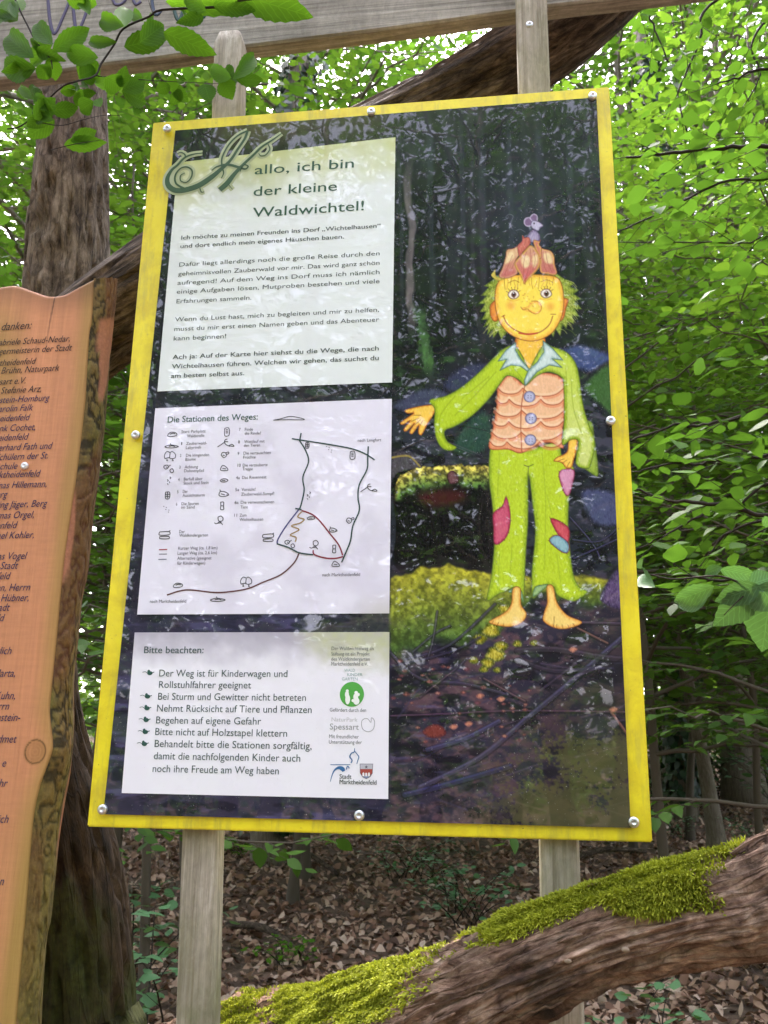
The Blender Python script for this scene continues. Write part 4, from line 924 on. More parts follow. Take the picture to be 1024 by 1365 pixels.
def paint_figure(p):
    p.fig = True
    LIME, LIMEE, LN = (180, 208, 44), (136, 166, 34), (84, 102, 40)
    SK, SKE, SKL = (250, 224, 88), (238, 158, 56), (128, 70, 30)
    # mouse perched on the cap
    for pts in ([(240, 300), (215, 250), (235, 200), (245, 150), (200, 135), (165, 165)], [(280, 320), (330, 305), (385, 335)]): p.stroke(Z2(pts), (128, 128, 142), .35, .75)
    p.shape(Z2([(400, 400), (430, 350), (480, 310), (530, 340), (555, 390), (540, 440), (480, 455), (420, 440)]), (160, 150, 178), (110, 98, 130), 3, (86, 74, 104), .5)
    p.shape(Z2([(372, 220), (390, 180), (440, 170), (480, 200), (470, 250), (430, 272), (390, 260)]), (122, 98, 130), (176, 160, 190), 2, (196, 186, 208), .5)
    p.shape(Z2([(440, 170), (480, 130), (520, 150), (525, 200), (490, 230), (455, 200)]), (122, 98, 130), (176, 160, 190), 2, (196, 186, 208), .5)
    p.shape(Z2([(450, 240), (480, 205), (530, 215), (590, 260), (560, 285), (530, 320), (480, 300), (455, 275)]), (188, 184, 206), (140, 130, 160), 2, (96, 84, 110), .45)
    p.shape(Z2([(478, 235), (488, 226), (496, 238), (486, 248)]), (40, 30, 44), None)
    for a in ([(430, 430), (450, 390), (470, 350)], [(470, 440), (480, 390)], [(500, 440), (500, 380)], [(600, 400), (640, 360), (690, 355)]): p.stroke(Z2(a), (206, 200, 214), .35, .7)
    # hair
    hair = [(480, 300), (450, 325), (420, 345), (440, 350), (408, 385), (432, 386), (398, 418), (426, 420), (402, 452), (430, 452), (410, 485), (434, 484), (418, 515), (440, 506), (432, 548), (456, 524), (458, 560), (478, 534), (492, 566), (520, 530), (610, 540), (690, 525), (706, 556), (716, 524), (735, 552), (745, 505), (760, 522), (768, 492), (792, 502), (786, 468), (814, 472), (796, 442), (824, 440), (796, 408), (822, 398), (790, 378), (812, 362), (776, 348), (792, 332), (755, 318), (722, 295)]
    p.shape(Z6(hair), (150, 168, 62), (106, 128, 44), 4, (70, 86, 40), .5, n=1, hatch=50)
    rng = np.random.default_rng(2)
    for i in range(70):
        s = 1 if i % 2 else -1; y = rng.uniform(320, 530); x = 612 + s * rng.uniform(118, 150); l = rng.uniform(25, 55)
        p.stroke(Z6([(x, y), (x + s * l * .6, y + l * .2), (x + s * l, y + l * .65)]), [(186, 196, 96), (96, 116, 44), (206, 208, 120)][i % 3], .35, .7)
    # ears, neck, face
    p.shape(Z6([(476, 408), (448, 422), (446, 460), (458, 488), (478, 482)]), (232, 150, 60), (206, 112, 48), 4, SKL, .6)
    p.shape(Z6([(740, 404), (768, 402), (758, 440), (750, 476), (732, 486)]), (232, 150, 60), (206, 112, 48), 4, SKL, .6)
    p.shape(Z6([(560, 550), (664, 550), (668, 625), (640, 675), (608, 705), (576, 668), (552, 620)]), (244, 196, 70), (214, 120, 48), 6, SKL, .6)
    p.shape(Z6([(470, 350), (500, 308), (560, 300), (612, 298), (670, 300), (722, 310), (744, 350), (750, 420), (738, 480), (704, 536), (655, 566), (610, 573), (560, 562), (512, 532), (480, 484), (466, 420)]), SK, (240, 176, 66), 7, SKL, .6, hatch=8)
    for cx, cy, r in ((530, 426, 30), (694, 430, 28), (612, 545, 30)):
        P = np.array(Z6([(cx - r, cy - r), (cx + r, cy + r)])); sel = p.box(P, 1); d = np.hypot(p.x[sel] - P[:, 0].mean(), p.y[sel] - P[:, 1].mean()) * 3.1 / r
        p.put(sel, .5 * ss(1, 0, d), np.array([232, 138, 60.]))
    for cx, cy in ((543, 381), (678, 377)):
        p.shape(Z6([(cx - 24, cy), (cx - 12, cy - 17), (cx + 10, cy - 18), (cx + 22, cy + 2), (cx + 8, cy + 16), (cx - 12, cy + 16)]), (246, 238, 226), (220, 200, 170), 2, (90, 54, 40), .55)
        p.shape(Z6([(cx - 11, cy), (cx, cy - 13), (cx + 11, cy), (cx, cy + 13)]), (120, 72, 54), (70, 40, 34), 2, None)
        p.shape(Z6([(cx - 5, cy), (cx, cy - 6), (cx + 5, cy), (cx, cy + 6)]), (18, 14, 16), None)
        p.shape(Z6([(cx - 4, cy - 7), (cx - 1, cy - 10), (cx + 2, cy - 7), (cx - 1, cy - 4)]), (250, 250, 250), None)
        for k in range(6):
            a = -2.7 + k * .42; p.stroke(Z6([(cx + 22 * math.cos(a), cy + 18 * math.sin(a)), (cx + 34 * math.cos(a), cy + 32 * math.sin(a))]), (96, 56, 36), .35, .8)
        p.stroke(Z6([(cx - 26, cy + 20), (cx, cy + 26), (cx + 22, cy + 20)]), (214, 130, 56), .5, .5)
    p.stroke(Z6([(520, 333), (545, 322), (565, 330)]), (150, 90, 40), .5, .7); p.stroke(Z6([(655, 328), (680, 320), (705, 330)]), (150, 90, 40), .5, .7)
    p.shape(Z6([(600, 430), (612, 414), (638, 408), (656, 424), (654, 450), (632, 460), (610, 452), (590, 448), (576, 436)]), (251, 222, 92), (242, 178, 74), 4, None)
    p.stroke(Z6([(572, 432), (582, 444), (600, 440), (612, 452), (636, 461), (655, 446), (656, 424), (640, 408), (616, 408)]), (170, 96, 44), .45, .8)
    p.stroke(Z6([(500, 468), (512, 496), (540, 522), (575, 538), (615, 544), (655, 534), (690, 505), (704, 470)]), (150, 70, 40), .65, .95)
    p.stroke(Z6([(565, 540), (600, 545), (640, 540)]), (190, 70, 50), 1.1, .9); p.stroke(Z6([(494, 472), (506, 466)]), (150, 70, 40), .5); p.stroke(Z6([(696, 462), (716, 462)]), (150, 70, 40), .5)
    for i in range(14): a, b = rng.uniform(575, 625), rng.uniform(375, 430); p.stroke(Z6([(a, b), (a + 2, b + 1)]), (190, 110, 50), .4, .7, 1)
    # fringe and petal cap
    PK, PE, PL = (196, 112, 104), (222, 178, 92), (132, 70, 60)
    p.shape(Z2([(90, 830), (130, 740), (165, 620), (180, 540), (260, 520), (340, 470), (400, 470), (300, 620), (270, 690), (300, 800), (200, 855), (120, 860)]), (222, 190, 140), (210, 160, 120), 4, PL, .5, light=PK)
    p.shape(Z2([(540, 520), (600, 530), (680, 555), (715, 620), (720, 700), (745, 790), (720, 825), (640, 812), (560, 790), (550, 640)]), (206, 150, 120), PE, 3, PL, .5, light=PK)
    p.shape(Z2([(300, 500), (350, 440), (355, 375), (380, 400), (430, 400), (440, 470), (360, 560), (320, 610)]), (204, 120, 100), (190, 96, 86), 4, PL, .5)
    p.shape(Z2([(480, 430), (540, 440), (560, 425), (545, 480), (570, 520), (560, 640), (500, 520)]), (208, 128, 108), PE, 3, PL, .5)
    p.shape(Z2([(450, 490), (400, 530), (330, 610), (272, 680), (280, 740), (330, 820), (362, 890), (375, 925), (420, 870), (500, 790), (548, 720), (552, 640), (510, 540)]), (210, 160, 124), PE, 3, (176, 126, 62), .8, light=(198, 92, 92))
    for a in ([(340, 640), (400, 600), (440, 640), (430, 720), (370, 740)], [(590, 590), (650, 570), (690, 620), (690, 690), (620, 680)], [(190, 590), (240, 560), (260, 620), (200, 680), (160, 690)], [(470, 620), (520, 600), (525, 680), (480, 740)]): p.shape(Z2(a), (236, 212, 160), None, soft=2.2)
    for a in ([(440, 520), (450, 640), (420, 760), (380, 890)], [(400, 560), (370, 680), (370, 850)], [(480, 540), (500, 660), (470, 770)], [(240, 600), (200, 700), (150, 820)], [(280, 640), (230, 760)], [(620, 560), (640, 680), (690, 790)], [(590, 560), (590, 680), (630, 790)], [(400, 420), (380, 480)]): p.stroke(Z2(a), (160, 84, 78), .35, .7)
    p.shape(Z2([(0, 830), (20, 790), (50, 755), (45, 800), (60, 840), (110, 860), (160, 866), (90, 890), (40, 870)]), (214, 190, 90), (176, 160, 60), 3, None)
    for k in range(15):
        a = 150 + k * 40 + rng.uniform(-8, 8); p.stroke(Z2([(a, 850 + 25 * (k % 2)), (a + rng.uniform(-14, 14), 905), (a + rng.uniform(-20, 20), 930 + rng.uniform(0, 60))]), [(150, 90, 40), (196, 130, 60)][k % 2], .4, .7)
    # trousers
    p.shape(Z7([(438, 100), (500, 100), (560, 120), (640, 105), (705, 90), (722, 150), (768, 192), (752, 260), (745, 400), (750, 500), (766, 620), (790, 670), (822, 690), (772, 726), (728, 716), (700, 700), (690, 672), (664, 664), (630, 690), (602, 712), (601, 600), (614, 450), (602, 330), (590, 230), (584, 250), (584, 400), (576, 520), (570, 640), (566, 735), (548, 690), (520, 676), (488, 690), (462, 700), (420, 722), (438, 620), (450, 470), (440, 330), (428, 230)]), (184, 210, 46), (140, 170, 38), 7, (88, 108, 42), .7, hatch=20)
    p.shape(Z7([(505, 690), (535, 668), (560, 690), (567, 735), (545, 700)]), (130, 172, 128), (96, 140, 100), 3, LN, .5); p.shape(Z7([(603, 710), (612, 670), (650, 660), (664, 662), (632, 692)]), (150, 184, 120), (96, 140, 100), 3, LN, .5)
    p.stroke(Z7([(568, 180), (585, 186), (605, 178)]), LN, .6); p.stroke(Z7([(586, 186), (584, 240), (588, 300)]), LN, .6)
    for a in ([(470, 130), (462, 300)], [(640, 130), (655, 330), (650, 600)], [(520, 500), (512, 660)], [(700, 540), (720, 690)], [(470, 540), (462, 680)], [(660, 300), (680, 380)]): p.stroke(Z7(a), (130, 160, 40), .5, .55)
    def patch(pts, c, e):
        p.shape(Z7(pts), c, e, 4, (112, 42, 60), .7)
        P = cat(Z7(pts), 3, True); cx = P.mean(0)
        for q in P[::2]: d = (q - cx) / (np.hypot(*(q - cx)) + 1e-6); p.stroke([q - d * .6, q + d * 1.8], (90, 40, 50), .3, .8, 1)
    patch([(446, 374), (482, 345), (497, 308), (513, 380), (506, 450), (480, 488), (450, 496), (446, 430)], (206, 92, 118), (178, 48, 84))
    patch([(710, 208), (768, 200), (762, 260), (745, 304), (725, 280)], (214, 150, 178), (190, 100, 140))
    patch([(675, 395), (745, 430), (744, 492), (712, 470)], (206, 84, 96), (176, 46, 62)); patch([(670, 485), (700, 462), (745, 492), (745, 530), (718, 528)], (142, 184, 190), (90, 140, 160))
    # feet
    p.shape(Z7([(524, 676), (553, 676), (556, 740), (578, 778), (560, 812), (520, 828), (470, 826), (428, 812), (446, 798), (494, 770), (518, 735)]), (244, 212, 120), (232, 164, 74), 5, SKL, .55)
    p.shape(Z7([(660, 668), (685, 668), (700, 730), (740, 782), (798, 808), (780, 826), (730, 838), (686, 832), (646, 806), (650, 770), (662, 730)]), (244, 212, 120), (232, 164, 74), 5, SKL, .55)
    for a in ([(440, 815), (446, 806)], [(462, 824), (466, 812)], [(484, 828), (486, 816)], [(700, 834), (700, 820)], [(724, 838), (722, 822)], [(750, 836), (744, 822)], [(772, 828), (764, 816)], [(686, 832), (690, 790)]): p.stroke(Z7(a), SKL, .4, .8)
    # hanging sleeve behind, arm and hands
    p.shape(Z7([(760, 10), (835, 5), (850, 70), (866, 215), (838, 212), (790, 175), (776, 130), (782, 80)]), (150, 178, 66), (112, 140, 50), 5, LN, .6)
    p.shape(Z6([(216, 838), (160, 842), (95, 858), (104, 872), (128, 872), (75, 910), (86, 918), (114, 902), (88, 938), (100, 945), (132, 914), (112, 948), (124, 956), (150, 922), (148, 952), (162, 960), (186, 916), (216, 866)]), (246, 204, 84), (232, 150, 58), 3, SKL, .6)
    for a in ([(128, 880), (160, 880)], [(120, 905), (150, 892)], [(136, 918), (158, 898)], [(154, 922), (168, 900)]): p.stroke(Z6(a), SKL, .4, .8)
    p.shape(Z7([(750, 78), (782, 80), (776, 130), (768, 158), (758, 190), (736, 190), (722, 172), (700, 166), (688, 164), (700, 150), (728, 138), (744, 122)]), (246, 204, 84), (232, 150, 58), 3, SKL, .6)
    for a in ([(705, 164), (728, 156)], [(722, 174), (740, 160)], [(740, 188), (752, 168)]): p.stroke(Z7(a), SKL, .4, .8)
    # vest of overlapping petals
    p.shape(Z6([(480, 762), (528, 712), (588, 752), (640, 706), (745, 730), (752, 870), (742, 960), (746, 1016), (690, 990), (640, 1000), (574, 1036), (520, 1020), (444, 1018), (452, 960), (464, 900), (474, 830)]), (238, 190, 146), (222, 126, 84), 5, (140, 66, 40), .7)
    VE, VL = (220, 118, 78), (168, 82, 54)
    rws = [(792, [478, 580, 750]), (838, [472, 524, 655, 750]), (884, [464, 576, 752]), (930, [458, 522, 655, 746]), (974, [452, 574, 744]), (1014, [446, 515, 650, 744])]
    for y, xs_ in rws:
        for x0, x1 in zip(xs_[:-1], xs_[1:]):
            w_ = x1 - x0; sg = 10 + w_ * .14; c_ = Z6([(x0, y - 24), (x0 + w_ * .2, y - 24 + sg * .75), (x0 + w_ * .5, y - 24 + sg), (x0 + w_ * .8, y - 24 + sg * .75), (x1, y - 24)])
            p.stroke([(a, b + 1.8) for a, b in c_], (226, 134, 92), 2.2, .55); p.stroke([(a, b - 2.6) for a, b in c_], (250, 220, 182), 1.8, .5); p.stroke(c_, VL, .6)
    p.stroke(Z6([(590, 750), (576, 830), (572, 920), (576, 1030)]), VL, .7)
    for cx, cy in ((608, 803), (614, 893), (612, 982)):
        th = np.arange(12) * math.pi / 6; p.shape(Z6([(cx + 23 * math.cos(q), cy + 22 * math.sin(q)) for q in th]), (186, 188, 214), (136, 138, 176), 3, (84, 78, 110), .6)
        for dx, dy in ((-6, -4), (6, -4), (-6, 5), (6, 5)): p.stroke(Z6([(cx + dx, cy + dy), (cx + dx + 1, cy + dy)]), (60, 54, 84), .5, .9, 1)
    # jacket: yoke, pointing arm, hanging arm, collar
    p.shape(Z6([(552, 596), (500, 606), (462, 640), (402, 700), (332, 760), (262, 800), (206, 812), (194, 828), (216, 852), (214, 920), (224, 980), (248, 1016), (282, 1026), (306, 1012), (272, 992), (256, 962), (262, 940), (300, 925), (372, 880), (440, 812), (486, 750), (516, 716), (560, 730), (590, 754), (606, 700)]), LIME, LIMEE, 6, LN, .7)
    p.shape(Z6([(664, 590), (700, 596), (762, 620), (800, 668), (816, 740), (828, 830), (850, 910), (878, 990), (862, 1080), (846, 1100), (800, 1080), (812, 990), (780, 980), (744, 1000), (752, 900), (750, 760), (740, 722), (690, 700), (640, 716), (592, 756), (604, 700)]), (192, 214, 76), LIMEE, 6, LN, .7, light=(206, 218, 126))
    for a in ([(470, 700), (380, 800), (300, 880)], [(300, 800), (240, 880), (236, 960)], [(780, 720), (790, 850), (826, 960)], [(440, 720), (330, 810)], [(540, 680), (580, 730)], [(760, 700), (762, 900)]): p.stroke(Z6(a), (120, 148, 30), .6, .5)
    p.shape(Z6([(552, 578), (510, 612), (478, 656), (514, 648), (486, 694), (530, 672), (570, 676), (600, 698), (608, 690), (574, 650), (550, 612)]), (202, 222, 214), (150, 184, 178), 4, (72, 104, 92), .7, n=1)
    p.shape(Z6([(664, 572), (704, 604), (746, 652), (702, 646), (742, 682), (690, 672), (640, 700), (590, 758), (586, 736), (604, 694), (640, 660), (668, 618)]), (202, 222, 214), (150, 184, 178), 4, (72, 104, 92), .7, n=1)
    p.stroke(Z6([(560, 600), (562, 640), (606, 690)]), (112, 150, 140), .5, .7); p.stroke(Z6([(664, 600), (650, 650), (612, 694)]), (112, 150, 140), .5, .7)
    p.fig = False

def info_board():
    t = empty('information_board', (0, .0, 0.0))
    tag(t, 'yellow framed glossy board about the forest trail, screwed on two grey posts', 'information board')
    # backing board and posts
    W2, Hh = .4, .599
    m, tt, p, o = nodes('yellow_paint')
    f = noise(tt, coords(tt, False, (5, 5, 5)), 3, 6, .65, .4); f2 = noise(tt, coords(tt, False, (90, 90, 90)), 1, 4, .7); f4 = noise(tt, coords(tt, False, (45, 45, 7)), 1, 8, .7)
    c = ramp(tt, f, [(.3, (.60, .46, .006)), (.55, (.80, .68, .008)), (.8, (.84, .73, .03))])
    c = mixc(tt, ramp(tt, f2, [(.62, (0, 0, 0)), (.75, (.55, .55, .55))]), c, (.42, .30, .03))
    c = mixc(tt, ramp(tt, f4, [(.50, (0, 0, 0)), (.64, (.6, .6, .6))]), c, (.42, .36, .05)); f5 = noise(tt, coords(tt, False, (1, 1, 1)), 150, 3, .6); c = mixc(tt, ramp(tt, f5, [(.69, (0, 0, 0)), (.72, (.8, .8, .8))]), c, (.16, .13, .05))
    tt.links.new(c, p.inputs['Base Color']); p.inputs['Roughness'].default_value = .38; p.inputs['Specular IOR Level'].default_value = .5
    p.inputs['Coat Weight'].default_value = .35; p.inputs['Coat Roughness'].default_value = .12
    bump(tt, p, f2, .08, .001)
    bm = bmesh.new(); bmesh.ops.create_cube(bm, size=1.0)
    for v in bm.verts: v.co = Vector((v.co.x * .8, v.co.y * .014 + .007, v.co.z * 1.198 + ZC))
    bmesh.ops.bevel(bm, geom=bm.edges[:], offset=.0018, segments=2, affect='EDGES')
    me = bpy.data.meshes.new('backing_board'); bm.to_mesh(me); bm.free(); me.materials.append(m); link('backing_board', me, t)
    for xc, zt, seed in ((-.2475, ZC + .803, 1), (.2765, ZC + 1.05, 2)):
        n = 120; k = 28; z = np.linspace(float(gz(xc, .04)) - .3, zt, n); th = np.arange(k) * 2 * math.pi / k
        hw, hd = .0275, .024; e = 5.0
        cx = np.sign(np.cos(th)) * np.abs(np.cos(th)) ** (2 / e) * hw; cy = np.sign(np.sin(th)) * np.abs(np.sin(th)) ** (2 / e) * hd
        sh = np.ones(n); 
        if seed == 1: sh = 1 - .22 * ss(zt - .016, zt, z) ** 2
        shift = -.03 * (z - (ZC - .2)) * (1 if seed == 1 else 0) + .003 * (vn(z * 3, seed, 0, 3) - .5)
        wob = 1 + .05 * (fbm(np.cos(th)[None] * 3, np.sin(th)[None] * 3, z[:, None] * 1.5, 3, 60 + seed) - .5)
        V = np.stack([xc + shift[:, None] + cx[None] * sh[:, None] * wob, .0385 + cy[None] * sh[:, None] * wob, z[:, None] + 0 * cx[None]], -1).reshape(-1, 3)
        i = np.arange(n - 1)[:, None] * k; j = np.arange(k)[None]; j2 = (j + 1) % k
        F = np.stack([i + j, i + j2, i + k + j2, i + k + j], -1).reshape(-1, 4); cap = ((n - 1) * k + np.arange(k))[None]
        link('post', mesh('post', V, [F, cap], M['post'], True), t)
        zc = at(706, 31, .012)
        if seed == 2: screw('screw', (zc[0], .0155, zc[2]), .0065, t, 0, plain('post_screw', (.5, .5, .5), .4, .5, .8))
    # printed sheet
    gloss = lambda name: None
    def printed(name, coat=1.0):
        m, tt, p, o = nodes(name)
        ca = N(tt, 'ShaderNodeAttribute', attribute_name='col').outputs['Color']
        sp = noise(tt, coords(tt, False, (1, 1, 1)), 420, 2, .5)
        c = mixc(tt, ramp(tt, sp, [(.70, (0, 0, 0)), (.76, (.5, .5, .5))]), ca, (.5, .5, .48))        # specks of dirt
        tt.links.new(c, p.inputs['Base Color'])
        r = noise(tt, coords(tt, False, (1, 1, 1)), 7, 5, .6)
        tt.links.new(ramp(tt, r, [(.35, (.22,) * 3), (.7, (.40,) * 3)]), p.inputs['Roughness'])
        p.inputs['Specular IOR Level'].default_value = .15; p.inputs['Coat Weight'].default_value = coat
        p.inputs['Coat Roughness'].default_value = .01; p.inputs['Coat IOR'].default_value = 1.55
        wv = noise(tt, coords(tt, False, (1, 1, 1)), 5, 3, .5)
        b = tt.nodes.new('ShaderNodeBump'); b.inputs['Strength'].default_value = .06; b.inputs['Distance'].default_value = .01
        tt.links.new(wv, b.inputs['Height']); tt.links.new(b.outputs[0], p.inputs['Coat Normal'])
        return m
    mp = printed('printed_sheet')
    def sheet(c4, y, st):
        tl, tr, br, bl = [np.array([a, y, b + ZC]) for a, b in c4]
        nx = int((tr[0] - tl[0]) / st); nz = int((tl[2] - bl[2]) / st)
        u, v = np.meshgrid(np.linspace(0, 1, nx), np.linspace(0, 1, nz)); u = u[..., None]; v = v[..., None]
        V = ((tl * (1 - u) + tr * u) * (1 - v) + (bl * (1 - u) + br * u) * v).reshape(-1, 3)
        i = np.arange(nz - 1)[:, None] * nx; j = np.arange(nx - 1)[None]
        return V, np.stack([i + j, i + nx + j, i + nx + j + 1, i + j + 1], -1).reshape(-1, 4)
    def edge(c4, y0, y1):
        a = np.array([[x, y0, z + ZC] for x, z in c4] + [[x, y1, z + ZC] for x, z in c4])
        return a, np.array([[i, i + 4, (i + 1) % 4 + 4, (i + 1) % 4] for i in range(4)])
    c4 = [(-.355, .575), (.378, .576), (.372, -.581), (-.375, -.581)]
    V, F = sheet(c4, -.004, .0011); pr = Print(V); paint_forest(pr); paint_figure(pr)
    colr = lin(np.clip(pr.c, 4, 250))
    fm = (pr.mask[F].mean(1) > .5)
    def sub(faces):
        ids, inv = np.unique(faces.ravel(), return_inverse=True); return V[ids], inv.reshape(faces.shape), colr[ids]
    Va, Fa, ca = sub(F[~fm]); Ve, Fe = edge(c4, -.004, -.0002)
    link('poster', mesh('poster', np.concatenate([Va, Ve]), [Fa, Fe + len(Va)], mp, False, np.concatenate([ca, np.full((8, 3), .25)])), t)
    Vb, Fb, cb = sub(F[fm]); link('printed_elf', mesh('printed_elf', Vb, Fb, mp, False, cb), t)
    # white panels
    def panel(c4, paint):
        V, F = sheet(c4, -.0046, .003); x, y = pix(V); c = paint(x, y)
        Ve, Fe = edge(c4, -.0046, -.0041)
        return link('text_panel', mesh('text_panel', np.concatenate([V, Ve]), [F, Fe + len(V)], mp, False, np.concatenate([lin(c), np.full((8, 3), .5)])), t)
    def mixp(c, d, a): return c * (1 - a[:, None]) + np.array(d, float) * a[:, None]
    def p1(x, y):
        c = np.full((len(x), 3), (222, 230, 226.)); n = fbm(x * .03, y * .03, 0, 4, 80)
        c = mixp(c, (176, 184, 96), ss(300, 190, y + 70 * (n - .5) + .14 * (x - 230)) * .75)
        c = mixp(c, (146, 156, 60), ss(.4, .7, n) * ss(300, 230, y) * ss(420, 300, x) * .6)
        return mixp(c, (206, 214, 214), ss(.5, .8, fbm(x * .01, y * .02, 0, 3, 81)) * .5)
    def p2(x, y):
        c = np.full((len(x), 3), (226, 225, 236.)); n = fbm(x * .02, y * .02, 0, 4, 82)
        c = mixp(c, (206, 203, 216), ss(.45, .75, n) * .6); return mixp(c, (196, 194, 176), ss(780, 830, y) * ss(450, 520, x) * .6)
    def p3(x, y):
        c = np.full((len(x), 3), (232, 232, 238.)); n = fbm(x * .06, y * .06, 0, 4, 83)
        c = mixp(c, (150, 146, 160), ss(900, 835, y + 30 * (n - .5)) * .7); k = ss(905, 860, y + 24 * (n - .5)) * ss(385, 440, x + .5 * (860 - y))
        return mixp(c, (190, 196, 150), k * (.35 + .6 * fbm(x * .15, y * .15, 0, 3, 84)))
    a1 = panel([(-.345, .508), (.040, .527), (.040, .077), (-.347, .077)], p1)
    a2 = panel([(-.348, .0475), (.040, .0495), (.0405, -.2895), (-.349, -.2895)], p2)
    a3 = panel([(-.3505, -.317), (.041, -.317), (.0425, -.551), (-.3495, -.551)], p3)
    y = -.0050
    ink = plain('green_print', (.020, .085, .040), .45); inkd = plain('dark_print', (.042, .068, .055), .45); inkg = plain('grey_print', (.16, .17, .18), .5); teal = plain('teal_print', (.02, .085, .065), .45)
    def put(name, mb, m, parent): link(name, mb.mesh(name, m, False), parent)
    q3 = lambda a, b: (200 + a / 3.012, 160 + b / 3.012)
    T = MB()
    for s, a, b in [('allo, ich bin', (420, 219), (818, 190)), ('der kleine', (415, 305), (750, 283)), ('Waldwichtel!', (412, 390), (858, 362))]:
        T = MB(); line(T, s, q3(*a), q3(*b), .0196, y, .01); put('headline', T, ink, a1)
    for s, a, b, bo in [('Ich möchte zu meinen Freunden ins Dorf „Wichtelhausen“', (125, 482), (925, 430), .018), ('und dort endlich mein eigenes Häuschen bauen.', (122, 513), (778, 477), .018), ('Dafür liegt allerdings noch die große Reise durch den', (117, 588), (922, 543), .004), ('geheimnisvollen Zauberwald vor mir. Das wird ganz schön', (113, 626), (922, 580), .004), ('aufregend! Auf dem Weg ins Dorf muss ich nämlich', (110, 662), (922, 618), .004), ('einige Aufgaben lösen, Mutproben bestehen und viele', (107, 697), (922, 655), .004), ('Erfahrungen sammeln.', (106, 735), (407, 722), .004), ('Wenn du Lust hast, mich zu begleiten und mir zu helfen,', (100, 808), (920, 770), .004), ('musst du mir erst einen Namen geben und das Abenteuer', (97, 848), (920, 808), .004), ('kann beginnen!', (95, 885), (305, 876), .004), ('Ach ja: Auf der Karte hier siehst du die Wege, die nach', (90, 960), (918, 925), .018), ('Wichtelhausen führen. Welchen wir gehen, das suchst du', (87, 998), (918, 963), .018), ('am besten selbst aus.', (84, 1035), (378, 1025), .018)]:
        T = MB(); line(T, s, q3(*a), q3(*b), .0083, y, bo); put('lettering', T, inkd, a1)
    # ornate initial
    qh = lambda L: [(205 + a / 5.689, 155 + b / 5.689) for a, b in L]
    S = [([(712, 112), (690, 170), (640, 245), (580, 335), (500, 410), (420, 475), (330, 530), (230, 560), (160, 560), (112, 525), (104, 470), (135, 410), (180, 370), (230, 318), (290, 290), (370, 278)], [3, 3, 3, 3.5, 5, 6.5, 7, 6.5, 6.5, 6, 5, 3.5, 3, 2.6, 2, 1.2]),
         ([(712, 110), (640, 145), (570, 215), (520, 310), (518, 380), (530, 430), (512, 470)], [2.5, 2.2, 2, 2, 1.8, 1.5, 1]), ([(970, 130), (900, 180), (820, 232), (760, 290), (680, 365), (610, 440), (555, 510), (500, 558)], [1, 2, 2.8, 3, 3.6, 5, 6.5, 6]),
         ([(440, 412), (480, 382), (560, 366), (640, 385), (695, 400), (716, 378), (680, 370), (655, 420)], [1, 2, 3, 3, 2, 1.6, 1.5, 1]), ([(230, 548), (170, 510), (163, 450), (200, 398), (250, 384), (290, 410), (286, 460), (250, 500), (206, 490), (204, 450), (236, 430)], [2.6, 2.2, 2, 1.8, 1.8, 1.8, 1.7, 1.5, 1.4, 1.2, .8]),
         ([(868, 212), (880, 250), (850, 292), (812, 300), (796, 280)], [1.2, 1.4, 1.4, 1.2, .8]), ([(240, 318), (236, 290), (206, 274), (180, 284)], [1.6, 1.6, 1.4, 1]), ([(350, 545), (362, 575), (385, 572)], [1.2, 1.2, .8]), ([(566, 515), (585, 540), (600, 556)], [.8, .8, .5])]
    halo = MB(); gl = MB()
    for pts, wd in S: ribbon(halo, qh(pts), np.array(wd) * .00155 + .0085, y, 5); ribbon(gl, qh(pts), np.array(wd) * .00155, y - .0004, 6)
    for v_ in halo.v: v_[:, 1] += np.linspace(0, .00001, len(v_))
    for i, v_ in enumerate(halo.v): v_[:, 1] += i * .00003
    for i, v_ in enumerate(gl.v): v_[:, 1] -= i * .00003
    put('initial_outline', halo, plain('pale_green_print', (.36, .42, .22), .4, .5, 0, .6, .05), a1); put('initial_letter', gl, plain('initial_print', (.030, .085, .028), .4), a1)
    # trail map
    q4 = lambda L: [(180 + a / 2.926, 530 + b / 2.926) for a, b in L]; q5 = lambda a, b: (180 + a / 5.689, 540 + b / 5.689); q6 = lambda a, b: (180 + a / 5.689, 690 + b / 5.689)
    T = MB(); line(T, 'Die Stationen des Weges:', *q4([(127, 97), (478, 86)]), .0112, y, .012); put('headline', T, teal, a2)
    T = MB(); h = .0052
